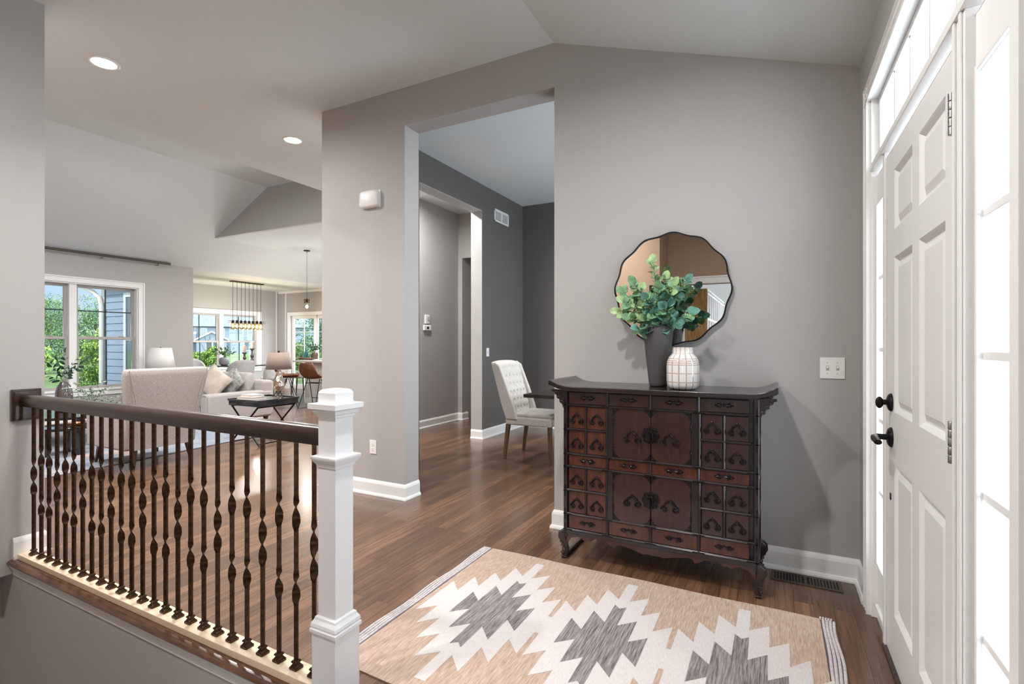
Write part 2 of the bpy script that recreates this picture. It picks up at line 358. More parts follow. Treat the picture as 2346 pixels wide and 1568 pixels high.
# baseboards
BB = [(0, 0), (0.026, 0), (0.026, 0.008), (0.020, 0.022), (0.014, 0.024), (0.014, 0.098), (0.010, 0.112), (0.003, 0.125), (0, 0.125)]
def baseboard(name, path): return struct(G().sweep(BB, path[::-1]).obj(name, M_trim, smooth=0))
baseboard('baseboard_north', [(-2.661, 3.40), (-2.661, 3.22), (-3.605, 3.22), (-3.605, 3.40)][::1])
baseboard('baseboard_chest', [(XE, 2.96), (XE, 3.22), (-1.350, 3.22), (-1.350, 3.40)])
baseboard('baseboard_dining', [(-3.45, 4.42), (-3.45, 3.40), (-2.661, 3.40)][::-1])
baseboard('baseboard_pier_side', [(-3.605, 3.25), (-3.605, 3.36)][::-1])
baseboard('baseboard_dining_west', [(0.44, 6.97), (-3.45, 6.97), (-3.45, 5.752), (-3.62, 5.752)])
baseboard('baseboard_hall', [(-4.60, 7.2), (-4.60, 7.03), (-4.68, 7.03), (-4.68, 5.1)])
baseboard('baseboard_hall_end', [(-3.62, 8.3), (-4.75, 8.3), (-4.75, 7.25)])
baseboard('baseboard_stair', [(-4.12, 1.41), (-3.975, 1.415), (-3.975, 1.268)][::1])
baseboard('baseboard_west', [(XW, 5.88), (XW, -1.0)])
baseboard('baseboard_nook', [(S3[0], YN), (XN, YN), (XN, 5.9)])

# window and door casings
def casing_frame(name, axis, at, out, a0, a1, z0, z1, w=0.095, sill=True, t=0.022, mat_=None):
    """flat casing around an opening on wall plane axis=at; out = +1/-1 direction into the room"""
    g = G()
    def bx(p0, p1, q0, q1, d0, d1):
        lo, hi = at + out * d0, at + out * d1
        if axis == 'x': g.box(lo, hi, p0, p1, q0, q1)
        else: g.box(p0, p1, lo, hi, q0, q1)
    zb = z0 - (w if sill else 0)
    L0, L1 = sorted((at, at + out * t)); K0, K1 = sorted((at, at + out * (t + 0.012)))
    g.frame(axis, L0, L1, a0 - w + 0.02, a1 + w - 0.02, zb, z1 + w - 0.02, w - 0.02, wb=(w - 0.013 if sill else 0))
    g.frame(axis, K0, K1, a0 - w, a1 + w, zb, z1 + w, 0.02, wb=0)
    if sill: bx(a0 - w - 0.02, a1 + w + 0.02, z0 - 0.012, z0 + 0.012, t + 0.0005, t + 0.03)
    return struct(g.obj(name, mat_ or M_trim, smooth=0, bevel=0.002))
M_vinyl = mat('vinyl_frame', (0.40, 0.375, 0.355), 0.4)
M_munt = mat('muntin_dark', (0.02, 0.03, 0.035), 0.5)
def sash_window(name, at, out, a0, a1, z0, z1, zm, cols=2, mull=0.10, frame=0.045):
    """pair of double-hung sashes on a wall plane x=at"""
    root = thing(name, None, None, (at, (a0 + a1) / 2, z0)); root['kind'] = 'structure'
    X0, X1 = sorted((at - out * 0.16, at - out * 0.0))
    g = G()    # outer frame / jamb
    g.frame('x', X0, X1, a0, a1, z0, z1, 0.02)
    c = (a0 + a1) / 2; g.box(at - out * 0.12, at - out * 0.02, c - mull / 2, c + mull / 2, z0 + 0.02, z1 - 0.02)
    g.obj('window_frame', M_trim, root, world=True, smooth=0, bevel=0.002)
    for s0, s1 in ((a0 + 0.02, c - mull / 2), (c + mull / 2, a1 - 0.02)):
        g = G(); xo = at - out * 0.11; xi = at - out * 0.075
        for (u, lo, hi) in ((xo, zm - 0.03, z1 - 0.02), (xi, z0 + 0.02, zm + 0.02)):
            g.frame('x', u - 0.0175, u + 0.0175, s0, s1, lo, hi, frame)
        g.box(xi - 0.01, xi + out * 0.03, (s0 * 3 + s1) / 4 - 0.03, (s0 * 3 + s1) / 4 + 0.03, zm + 0.02, zm + 0.035); g.box(xi - 0.01, xi + out * 0.03, (s0 + s1 * 3) / 4 - 0.03, (s0 + s1 * 3) / 4 + 0.03, zm + 0.02, zm + 0.035)
        g.obj('sash', M_vinyl, root, world=True, smooth=0, bevel=0.002)
        g = G(); g.box(xo - 0.003, xo + 0.003, s0 + frame, s1 - frame, zm, z1 - 0.02 - frame); g.box(xi - 0.003, xi + 0.003, s0 + frame, s1 - frame, z0 + 0.02 + frame, zm - 0.02)
        g.obj('pane', M_glass, root, world=True, smooth=0)
        g = G(); zh = (zm + z1) / 2 + 0.0; ym = (s0 + s1) / 2
        g.box(xo - 0.008, xo + 0.008, s0 + frame, s1 - frame, zh - 0.009, zh + 0.009)
        for k in range(1, cols): yk = s0 + frame + (s1 - s0 - 2 * frame) * k / cols; g.box(xo - 0.008, xo + 0.008, yk - 0.009, yk + 0.009, zm, z1 - 0.02 - frame); g.box(xi - 0.008, xi + 0.008, yk - 0.009, yk + 0.009, z0 + 0.02 + frame, zm - 0.02)
        g.obj('muntin', M_munt, root, world=True, smooth=0)
    return root
sash_window('window_1', XW, 1, *W1[:2], W1[2], W1[3], 1.37)
casing_frame('trim_3', 'x', XW, 1, *W1)
sash_window('window_2', XW, 1, *W1b[:2], W1b[2], W1b[3], 1.37)
casing_frame('trim_4', 'x', XW, 1, *W1b)
sash_window('window_3', XN, 1, *W2[:2], W2[2], W2[3], 1.33)
casing_frame('trim_5', 'x', XN, 1, *W2)
casing_frame('trim_6', 'y', YN, -1, S3[0], S3[1], 0, S3[2], sill=False)
# sliding door
root = thing('door_2', None, None, ((S3[0] + S3[1]) / 2, YN, 0)); root['kind'] = 'structure'
for k, (a0, a1) in enumerate(((S3[0], (S3[0] + S3[1]) / 2 + 0.03), ((S3[0] + S3[1]) / 2 - 0.03, S3[1]))):
    y = YN + 0.05 + 0.04 * k
    g = G()
    g.frame('y', y, y + 0.035, a0, a1, 0, S3[2], 0.09, wb=0.12)
    g.obj('door_panel', M_trim, root, world=True, smooth=0, bevel=0.002)
    g = G(); zs = [0.12 + (S3[2] - 0.21) * i / 5 for i in range(1, 5)]
    for z in zs: g.box(a0 + 0.09, a1 - 0.09, y + 0.008, y + 0.026, z - 0.009, z + 0.009)
    xm = (a0 + a1) / 2; g.box(xm - 0.009, xm + 0.009, y + 0.008, y + 0.026, 0.12, S3[2] - 0.09)
    g.obj('muntin', M_trim, root, world=True, smooth=0)
    G().box(a0 + 0.09, a1 - 0.09, y + 0.015, y + 0.02, 0.12, S3[2] - 0.09).obj('pane', M_glass, root, world=True, smooth=0)
# dining room window (out of view, lights the room)
casing_frame('trim_7', 'x', 0.44, -1, 4.3, 6.4, 0.6, 2.4)
G1 = G().box(0.50, 0.506, 4.3, 6.4, 0.6, 2.4); struct(G1.obj('window_4', M_glass, smooth=0))
# corner beads and picture rail in the nook
g = G(); g.box(XN, XN + 0.02, YN - 0.1, YN - 0.08, 0, 2.76); g.box(-12.36, -12.34, YN - 0.025, YN, 0, 2.76)
struct(g.obj('trim_8', M_trim, smooth=0))
g = G().sweep([(0, 2.70), (0.015, 2.70), (0.045, 2.745), (0.045, 2.76), (0, 2.76)], [(XN, YN), (-10.2, YN)]); struct(g.obj('trim_9', M_trim, smooth=0))

# ================================================================ FRONT DOOR UNIT (east wall)
XF = 0.41
# outer casing
g = G()
cas = [(0, 0), (0, 0.012), (0.012, 0.022), (0.018, 0.022), (0.024, 0.016), (0.034, 0.014), (0.040, 0.019), (0.050, 0.019), (0.056, 0.014), (0.070, 0.014), (0.078, 0.020), (0.09, 0.020), (0.09, 0)]
# vertical legs as fluted prisms, head likewise
def casing_leg(g, y_out, sgn, z0, z1):
    g.prism([(XE - d, y_out - sgn * o) for o, d in cas], 'z', z0, z1)
casing_leg(g, 2.955, 1, 0, 2.49); casing_leg(g, 0.985, -1, 0, 2.49)
g.prism([(XE - d, 2.495 - o) for o, d in cas], 'y', 0.985, 2.955)
struct(g.obj('trim_10', M_trim, smooth=25))
g = G()   # jambs, mullion posts, transom bar
g.frame('x', XE - 0.002, 0.56, 1.06, 2.868, 0, 2.425, 0.02, wb=0)
for y0, y1 in ((2.588, 2.622), (1.641, 1.672)): g.box(XF - 0.004, 0.56, y0, y1, 0, 2.0685)
g.box(XE - 0.008, 0.56, 1.0805, 2.8475, 2.0685, 2.095)
# wide post between door and near sidelight, with its mouldings
g.box(XE, 0.56, 1.56, 1.6405, 0, 2.0685); g.box(XE - 0.006, XE, 1.618, 1.634, 0, 2.0685); g.box(XE - 0.006, XE, 1.57, 1.586, 0, 2.0685)
g.box(XE, 0.56, 1.0805, 1.285, 0, 2.0685); g.box(XE - 0.012, XE, 1.225, 1.265, 0, 2.0685)
struct(g.obj('trim_11', M_trim, smooth=0, bevel=0.002))
# transom window
root = thing('window_5', None, None, (0.44, 1.95, 2.09)); root['kind'] = 'structure'
g = G()
g.frame('x', 0.425, 0.46, 1.081, 2.847, 2.096, 2.404, 0.033, wt=0.025, wb=0.022)
g.obj('sash', M_trim, root, world=True, smooth=0, bevel=0.002)
g = G()
for k in range(1, 7): y = 2.80 - 0.263 * k; g.box(0.432, 0.452, y - 0.009, y + 0.009, 2.115, 2.385)
g.obj('muntin', M_trim, root, world=True, smooth=0)
G().box(0.440, 0.446, 1.10, 2.83, 2.11, 2.39).obj('pane', M_glass, root, world=True, smooth=0)
# sidelights
def sidelight(name, y0, y1):
    root = thing(name, None, None, (0.44, (y0 + y1) / 2, 0)); root['kind'] = 'structure'
    f = 0.035; xs = 0.42
    g = G()
    g.frame('x', xs, xs + 0.045, y0 + 0.0005, y1 - 0.0005, 0.0, 2.049, f, wt=0.149, wb=0.27)
    g.frame('x', xs - 0.008, xs + 0.001, y0 + f - 0.014, y1 - f + 0.014, 0.255, 1.915, 0.014)
    g.box(xs - 0.012, xs, y0 + f - 0.01, y1 - f + 0.01, 0.06, 0.075)
    g.obj('sash', M_trim, root, world=True, smooth=0, bevel=0.002)
    g = G()
    for z in (0.59, 0.92, 1.243, 1.57): g.box(xs + 0.004, xs + 0.03, y0 + f, y1 - f, z - 0.010, z + 0.010)
    g.obj('muntin', M_trim, root, world=True, smooth=0, bevel=0.002)
    G().box(xs + 0.015, xs + 0.02, y0 + f, y1 - f, 0.27, 1.90).obj('pane', M_glass, root, world=True, smooth=0)
sidelight('window_6', 2.622, 2.848); sidelight('window_7', 1.285, 1.56)
# the door leaf
root = thing('door_1', None, None, (0.43, 2.13, 0)); root['kind'] = 'structure'
DX = 0.415
def door_leaf():
    g = G()
    y0, y1, z0, z1 = 1.674, 2.586, 0.012, 2.048
    ys = [y0, 1.775, 2.06, 2.15, 2.44, y1]; zs = [z0, 0.203, 0.797, 1.002, 1.609, 1.718, 1.952, z1]
    g.box(DX + 0.03, DX + 0.044, y0, y1, z0, z1)
    for j in range(5):
        for k in range(7):
            a, b, c, d = ys[j], ys[j + 1], zs[k], zs[k + 1]
            if j in (1, 3) and k in (1, 3, 5):     # raised panel: sticking slope, flat, raised field
                def ring(m1, x1, m2, x2):
                    A = [(x1, a + m1, c + m1), (x1, b - m1, c + m1), (x1, b - m1, d - m1), (x1, a + m1, d - m1)]
                    B = [(x2, a + m2, c + m2), (x2, b - m2, c + m2), (x2, b - m2, d - m2), (x2, a + m2, d - m2)]
                    A = [g.v(p) for p in A]; B = [g.v(p) for p in B]
                    for i in range(4): g.face([A[i], A[(i + 1) % 4], B[(i + 1) % 4], B[i]])
                    return B
                ring(0, DX, 0.006, DX + 0.004); ring(0.006, DX + 0.004, 0.018, DX + 0.014); ring(0.018, DX + 0.014, 0.024, DX + 0.014)
                g.face(ring(0.024, DX + 0.014, 0.046, DX + 0.005))
            else:
                g.poly([(DX, a, c), (DX, b, c), (DX, b, d), (DX, a, d)])
    g.box(DX, DX + 0.03, y0, y0 + 0.002, z0, z1); g.box(DX, DX + 0.03, y1 - 0.002, y1, z0, z1); g.box(DX, DX + 0.03, y0, y1, z1 - 0.002, z1)
    return g
door_leaf().obj('door_leaf', M_door, root, world=True, smooth=20)
for z in (0.19, 1.015, 1.862):
    h = G()
    n = 5
    for i in range(n):
        zz = z - 0.055 + 0.11 * i / n; h.lathe([(0.0075, 0.001), (0.0085, 0.002), (0.0085, 0.020), (0.0075, 0.0215)], (DX - 0.010, 1.676, zz), 14)
    h.box(DX - 0.008, DX - 0.002, 1.655, 1.67, z - 0.055, z + 0.055)
    h.box(DX - 0.006, DX - 0.001, 1.676, 1.69, z - 0.055, z + 0.055)
    h.obj('hinge', M_nickel, root, world=True, smooth=40)
def rose(g, y, z, r):
    g.lathe([(r, 0), (r, 0.004), (r * 0.88, 0.010), (r * 0.80, 0.012), (r * 0.5, 0.016)], (0, 0, 0), 28)
    g.xf(Matrix.Translation((DX, y, z)) @ Matrix.Rotation(-PI / 2, 4, 'Y'))
g = G(); rose(g, 2.492, 1.035, 0.036); g.tube([(DX - 0.012, 2.492, 1.035), (DX - 0.03, 2.492, 1.035)], 0.011, 12); g.sphere((DX - 0.040, 2.492, 1.033), (0.014, 0.009, 0.024), 12, 8)
g.obj('deadbolt', M_black, root, world=True)
g = G(); rose(g, 2.492, 0.895, 0.040); g.tube([(DX - 0.012, 2.492, 0.895), (DX - 0.05, 2.492, 0.895)], 0.012, 12)
g.tube([(DX - 0.048, 2.492, 0.895), (DX - 0.058, 2.475, 0.895), (DX - 0.062, 2.43, 0.893), (DX - 0.060, 2.385, 0.888)], [0.013, 0.0145, 0.0150, 0.0135], 10, flat=0.75)
g.obj('door_handle', M_black, root, world=True)
G().box(DX - 0.003, DX, 2.498, 2.516, 0.642, 0.668).obj('latch_guard', M_black, root, world=True, bevel=0.001)
g = G(); g.box(0.40, 0.56, 1.62, 2.60, 0, 0.012); struct(g.obj('trim_12', M_rail, smooth=0))
# ================================================================ STAIR RAILING
YR = 1.325
M_wpaint = mat('newel_paint', (0.78, 0.79, 0.80), 0.35)
root = thing('stair_railing', 'dark stained handrail with twisted bronze balusters standing on a pale curb', 'railing', (-2.6, YR, 0))
g = G()
hp = [(-0.030, 0.918), (-0.034, 0.930), (-0.034, 0.945), (-0.028, 0.960), (-0.012, 0.968), (0.012, 0.968), (0.028, 0.960), (0.034, 0.945), (0.034, 0.930), (0.030, 0.918), (0.027, 0.912), (0.027, 0.904), (0.022, 0.898), (-0.022, 0.898), (-0.027, 0.904), (-0.027, 0.912)]
g.prism([(YR + a, z) for a, z in hp], 'x', -3.955, -1.455)
g.obj('handrail', M_rail, root, world=True, smooth=50)
g = G(); g.box(-3.975, -3.953, YR - 0.068, YR + 0.068, 0.815, 1.0); g.box(-3.953, -3.947, YR - 0.058, YR + 0.058, 0.825, 0.99)
g.obj('rosette', M_rail, root, world=True, smooth=0, bevel=0.004)
g = G(); g.box(-3.96, -1.471, 1.282, 1.367, 0, 0.030)
g.obj('curb', M_curb, root, world=True, smooth=0, bevel=0.002)
def baluster(kind):
    """square bar with flattened ribbon twists; kind a: one long twist, b: two short ones"""
    T = []
    if kind == 'a': T = [(0.617, 0.574, 0.5), (0.574, 0.477, 1), (0.477, 0.381, 1)]
    else: T = [(0.690, 0.651, 0.5), (0.651, 0.557, 1), (0.404, 0.364, 0.5), (0.364, 0.274, 1)]
    s = []        # (z, half width, half thickness, angle)
    q = 0.0070
    z = 0.9
    ang = 0.0
    s.append((0.905, q, q, PI / 4 * 0))
    last = 0.9
    for i, (a, b, turn) in enumerate(T):
        if turn == 0.5:
            s.append((a + 0.004, q, q, 0.0))
            n = 8
            for k in range(n + 1):
                u = k / n; s.append((a + (b - a) * u, q + (0.0105 - q) * math.sin(min(1, u * 1.6) * PI / 2), q + (0.0028 - q) * min(1, u * 2), PI / 2 * max(0, (u - 0.15) / 0.85) ** 1.5))
            ang = PI / 2
        else:
            n = 14
            for k in range(1, n + 1):
                u = k / n; w = 0.0148 if not (i == len(T) - 1 or (i + 1 < len(T) and T[i + 1][2] == 0.5)) or u < 0.85 else 0.0148 + (q - 0.0148) * (u - 0.85) / 0.15
                t_ = 0.0028 if w > 0.012 else 0.0028 + (q - 0.0028) * (u - 0.85) / 0.15
                s.append((a + (b - a) * u, w, t_, ang + PI * u))
            ang += PI
            if i == len(T) - 1 or T[i + 1][2] == 0.5:
                s.append((b - 0.004, q, q, ang))
                # square again: reset the angle (a quarter turn changes nothing on a square bar)
                ang = 0.0
    s.append((0.028, q, q, 0.0))
    g = G(); rings = []
    base_rot = 0.62           # broad face of the ribbon
    prev = None
    for (z, a, b, th) in s:
        th2 = th
        c_, s_ = math.cos(th2 + base_rot), math.sin(th2 + base_rot)
        ring = []
        for u_, v_ in ((a, b), (-a, b), (-a, -b), (a, -b)):
            ring.append(g.v((u_ * c_ - v_ * s_, u_ * s_ + v_ * c_, z)))
        rings.append((th, ring))
    for (t0, A), (t1, B) in zip(rings, rings[1:]):
        d = t1 - t0; sh = int(round(-d / (PI / 2))) % 4 if abs(d) > 1.0 else 0
        for i in range(4):
            g.face([A[i], A[(i + 1) % 4], B[(i + 1 + sh) % 4], B[(i + sh) % 4]])
    g.face(rings[0][1]); g.face(rings[-1][1][::-1])
    return g
def foot():
    g = G()
    def sq(h0, z0, h1, z1): g.frustum(-h0, h0, -h0, h0, z0, -h1, h1, -h1, h1, z1)
    sq(0.0185, 0, 0.0185, 0.010); sq(0.0165, 0.010, 0.0105, 0.019); sq(0.0105, 0.019, 0.0105, 0.023); sq(0.0125, 0.023, 0.0145, 0.028); sq(0.0145, 0.028, 0.0095, 0.034)
    return g
def mkbal(kind):
    b = baluster(kind).obj('baluster', M_bronze, None, smooth=48)
    b.parent = root
    f = foot().obj('baluster_shoe', M_bronze, None, smooth=0, bevel=0.0012, seg=1); f.parent = b; f.location = (0, 0, 0.030)
    return b
protos = {'a': mkbal('a'), 'b': mkbal('b')}; used = set()
for k in range(25):
    kd = 'a' if k % 3 == 0 else 'b'; p = protos[kd]
    b = dup(p) if kd in used else p; used.add(kd)
    b.location = (-3.861 + 0.0974 * k + 2.6, 0, 0)
# newel post
NX, NH = -1.412, 0.0425
root = thing('newel_post', 'white square newel post with moulded cap at the end of the railing', 'newel post', (NX, YR, 0))
def sqs(g, levels):
    for (h0, z0), (h1, z1) in zip(levels, levels[1:]):
        if abs(z1 - z0) > 1e-6 or abs(h1 - h0) > 1e-6:
            A = [g.v((x * h0, y * h0, z0)) for x, y in ((-1, -1), (1, -1), (1, 1), (-1, 1))]; B = [g.v((x * h1, y * h1, z1)) for x, y in ((-1, -1), (1, -1), (1, 1), (-1, 1))]
            for i in range(4): g.face([A[i], A[(i + 1) % 4], B[(i + 1) % 4], B[i]])
g = G(); h = NH; hb = 0.058
sqs(g, [(hb, 0.0), (hb, 0.235), (hb + 0.006, 0.240), (hb + 0.006, 0.252), (hb + 0.001, 0.256), (hb + 0.004, 0.262), (hb + 0.002, 0.272), (h + 0.010, 0.284), (h + 0.008, 0.292), (h, 0.296),
        (h, 0.822), (h + 0.004, 0.828), (h + 0.006, 0.838), (h + 0.012, 0.846), (h + 0.018, 0.856), (h + 0.020, 0.862), (h + 0.020, 0.868), (h, 0.8685),
        (h, 1.005), (h + 0.004, 1.008), (h + 0.005, 1.016), (h + 0.012, 1.020), (h + 0.016, 1.032), (h + 0.026, 1.038), (h + 0.026, 1.056), (h + 0.001, 1.058)])
g.obj('post_shaft', M_wpaint, root, smooth=0, bevel=0.001, seg=1)
g = G(); sqs(g, [(h + 0.001, 1.056), (h + 0.001, 1.094), (h - 0.004, 1.102), (h - 0.012, 1.106), (0.004, 1.110)]); g.poly([(-0.004, -0.004, 1.11), (0.004, -0.004, 1.11), (0.004, 0.004, 1.11), (-0.004, 0.004, 1.11)])
g.obj('post_cap', M_wpaint, root, smooth=0, bevel=0.003)
# landing nosing and the white moulding under it
g = G(); g.prism([(1.30, 0.0), (1.256, 0.0), (1.246, -0.005), (1.241, -0.015), (1.246, -0.025), (1.256, -0.030), (1.30, -0.030)], 'x', -3.99, -1.33)
struct(g.obj('trim_13', M_nose, smooth=50))
g = G(); g.prism([(1.276, -0.030), (1.252, -0.030), (1.254, -0.040), (1.262, -0.052), (1.268, -0.066), (1.268, -0.088), (1.276, -0.092)], 'x', -3.975, -1.33)
struct(g.obj('trim_14', M_trim, smooth=50))

# ================================================================ MEDICINE CHEST
CX0, CX1, CF, CB = -1.109, -0.069, 2.79, 3.165        # posts' outer faces, front plane, back
def wood(name, dark, light, sc=(3, 3, 22), vert=True, rough=0.30, coat=0.45):
    m = bpy.data.materials.new(name); m.use_nodes = True; t = m.node_tree; b = t.nodes['Principled BSDF']; L = t.links.new
    tcn = N(t, 'ShaderNodeTexCoord'); mp = N(t, 'ShaderNodeMapping'); mp.inputs['Scale'].default_value = (26, 26, 2.2) if vert else (2.2, 26, 26); L(tcn.outputs['Object'], mp.inputs[0])
    oi = N(t, 'ShaderNodeObjectInfo'); ad = N(t, 'ShaderNodeVectorMath', operation='ADD'); mu = N(t, 'ShaderNodeMath', operation='MULTIPLY'); mu.inputs[1].default_value = 40; L(oi.outputs['Random'], mu.inputs[0]); L(mp.outputs[0], ad.inputs[0]); L(mu.outputs[0], ad.inputs[1])
    nz = N(t, 'ShaderNodeTexNoise', Scale=1.8, Detail=6.0, Roughness=0.6, Distortion=1.4); L(ad.outputs[0], nz.inputs[0])
    r = N(t, 'ShaderNodeValToRGB'); e = r.color_ramp.elements; e[0].position = 0.33; e[0].color = (*dark, 1); e[1].position = 0.66; e[1].color = (*light, 1); L(nz.outputs['Fac'], r.inputs[0]); L(r.outputs[0], b.inputs['Base Color'])
    b.inputs['Roughness'].default_value = rough; b.inputs['Coat Weight'].default_value = coat; b.inputs['Coat Roughness'].default_value = 0.15
    bp = N(t, 'ShaderNodeBump', Strength=0.3, Distance=0.001); L(nz.outputs['Fac'], bp.inputs['Height']); L(bp.outputs[0], b.inputs['Normal'])
    return m
MC_frame = wood('chest_frame', (0.006, 0.004, 0.005), (0.018, 0.009, 0.009), coat=0.5)
MC_red = wood('chest_drawer_red', (0.030, 0.008, 0.005), (0.105, 0.024, 0.010))
MC_redh = wood('chest_rail_red', (0.022, 0.007, 0.005), (0.060, 0.016, 0.009), vert=False)
MC_dark = wood('chest_drawer_dark', (0.016, 0.007, 0.007), (0.046, 0.015, 0.012))
MC_iron = mat('chest_iron', (0.022, 0.017, 0.018), 0.22, 0.5, noise=(70, 0.5), bump=(90, 0.3, 0.002))
chest = thing('apothecary_chest', 'dark carved wooden apothecary chest with many small drawers against the grey wall', 'chest', ((CX0 + CX1) / 2, (CF + CB) / 2, 0))
XV = [-1.087, -0.8445, -0.6035, -0.3535, -0.105]     # centres of the upright dividers for the long drawers
ZR = [1.0, 0.906, 0.625, 0.545, 0.268, 0.165]         # rails: top, under top drawers, above / below the middle drawers, above / below bottom drawers
g = G()
# carcase: sides, back, shelves
g.box(CX0 + 0.012, CX0 + 0.026, CF + 0.02, CB, 0.16, 1.0); g.box(CX1 - 0.026, CX1 - 0.012, CF + 0.02, CB, 0.16, 1.0); g.box(CX0 + 0.02, CX1 - 0.02, CB - 0.012, CB, 0.16, 1.0)
g.box(CX0 + 0.02, CX1 - 0.02, CF + 0.03, CB, 0.16, 0.175); g.box(CX0 + 0.02, CX1 - 0.02, CF + 0.03, CB, 0.985, 1.0)
g.box(CX0 + 0.026, CX1 - 0.026, CF + 0.026, CF + 0.032, 0.17, 0.99)
for x0, x1 in ((CX0, CX0 + 0.022), (CX1 - 0.022, CX1)):
    g.box(x0, x1, CF - 0.004, CF + 0.022, 0.13, 1.0); g.box(x0, x1, CB - 0.022, CB, 0.13, 1.0)
for z in (0.995, 0.909, 0.621, 0.548, 0.268, 0.176): g.box(CX0, CX1, CF - 0.003, CF + 0.028, z - 0.006, z + 0.006); g.box(CX0, CX1, CF - 0.0065, CF, z - 0.002, z + 0.002)
g.box(CX0, CX1, CF - 0.003, CF + 0.028, 0.150, 0.176)
for z0, z1 in ((0.912, 0.992), (0.551, 0.618), (0.180, 0.264)):
    for x in XV[1:4]: g.box(x - 0.006, x + 0.006, CF - 0.003, CF + 0.028, z0, z1); g.box(x - 0.002, x + 0.002, CF - 0.0065, CF, z0, z1)
SM = [(-1.085, -0.973), (-0.973, -0.8445), (-0.3455, -0.230), (-0.230, -0.109)]
for z0, z1 in ((0.627, 0.903), (0.274, 0.542)):
    zm = (z0 + z1) / 2 + 0.002
    for x in (-0.8495, -0.3495, -0.973, -0.230): g.box(x - 0.006, x + 0.006, CF - 0.003, CF + 0.028, z0, z1); g.box(x - 0.002, x + 0.002, CF - 0.0065, CF, z0, z1)
    for a, b in ((-1.087, -0.8445), (-0.3535, -0.105)): g.box(a, b, CF - 0.003, CF + 0.028, zm - 0.006, zm + 0.006); g.box(a, b, CF - 0.0065, CF, zm - 0.002, zm + 0.002)
    g.box(-0.8435, -0.812, CF, CF + 0.026, z0, z1); g.box(-0.391, -0.3555, CF, CF + 0.026, z0, z1)
g.obj('carcase', MC_frame, chest, world=True, smooth=0, bevel=0.0015, seg=1)
# side frame rails on the right side
for z in (0.995, 0.765, 0.585, 0.405, 0.176): G().box(CX1 - 0.014, CX1 + 0.002, CF + 0.022, CB - 0.022, z - 0.012, z + 0.012).obj('side_rail', MC_frame, chest, world=True, smooth=0, bevel=0.002)
# brass-like nail rows and joint straps of dark iron
for z in (0.909, 0.765, 0.621, 0.548, 0.405, 0.268, 0.176):
    for x, s in ((CX0, 1), (CX1, -1)):
        g = G(); g.box(x, x + s * 0.05, CF - 0.008, CF - 0.003, z - 0.0025, z + 0.0025); g.box(x + s * 0.006, x + s * 0.014, CF - 0.008, CF - 0.003, z - 0.035, z + 0.035)
        g.sphere((x + s * 0.052, CF - 0.006, z), 0.004, 6, 4); g.obj('iron_strap', MC_iron, chest, world=True, smooth=40)
for z in (0.909, 0.621, 0.548, 0.268, 0.176):
    for x in XV[1:4]: g = G(); g.box(x - 0.028, x + 0.028, CF - 0.008, CF - 0.003, z - 0.0022, z + 0.0022); g.sphere((x - 0.028, CF - 0.006, z), 0.0038, 6, 4); g.sphere((x + 0.028, CF - 0.006, z), 0.0038, 6, 4); g.obj('iron_strap', MC_iron, chest, world=True, smooth=40)
# top slab with upturned ends
def top_profile(f):
    """x,z of the slab's outline; f: 0 at the front, 1 at the back"""
    xs = []
    xa, xb = -1.195, 0.018
    up = [(0, 0.034), (0.010, 0.036), (0.030, 0.026), (0.060, 0.012), (0.095, 0.003), (0.13, 0.0)]
    z0 = 1.008
    top = [(xa + d, z0 + 0.012 + u) for d, u in up] + [(xb - d, z0 + 0.012 + u) for d, u in up[::-1]]
    bot = [(xb - d, z0 - 0.012 + u * 0.8) for d, u in up] + [(xa + d, z0 - 0.012 + u * 0.8) for d, u in up[::-1]]
    return top + bot
g = G(); g.prism(top_profile(0), 'y', CF - 0.035, CB + 0.03); g.prism([(CX0 - 0.02, 0.990), (CX1 + 0.02, 0.990), (CX1 + 0.03, 0.998), (CX0 - 0.03, 0.998)], 'y', CF - 0.012, CB)
g.obj('top_board', MC_frame, chest, world=True, smooth=40, bevel=0.003)
# scrolled brackets under the overhang
for s, x in ((-1, CX0), (1, CX1)):
    for y in (CF + 0.01, CB - 0.02):
        g = G(); P = [(0, 0), (0.078, 0), (0.080, -0.012), (0.066, -0.016), (0.062, -0.028), (0.048, -0.034), (0.046, -0.050), (0.030, -0.058), (0.028, -0.076), (0.012, -0.086), (0.006, -0.105), (0, -0.115)]
        g.prism([(x + s * a, 0.998 + b * 1.0) for a, b in P], 'y', y - 0.009, y + 0.009)
        for k in range(3): 
            cxx, czz = x + s * (0.052 - 0.018 * k), 0.975 - 0.026 * k
            g.tube([(cxx + 0.011 * math.cos(t * 0.7) * (1 - t / 12), y - 0.011, czz + 0.011 * math.sin(t * 0.7) * (1 - t / 12)) for t in range(10)], 0.0028, 6)
        g.obj('bracket', MC_frame, chest, world=True, smooth=30)
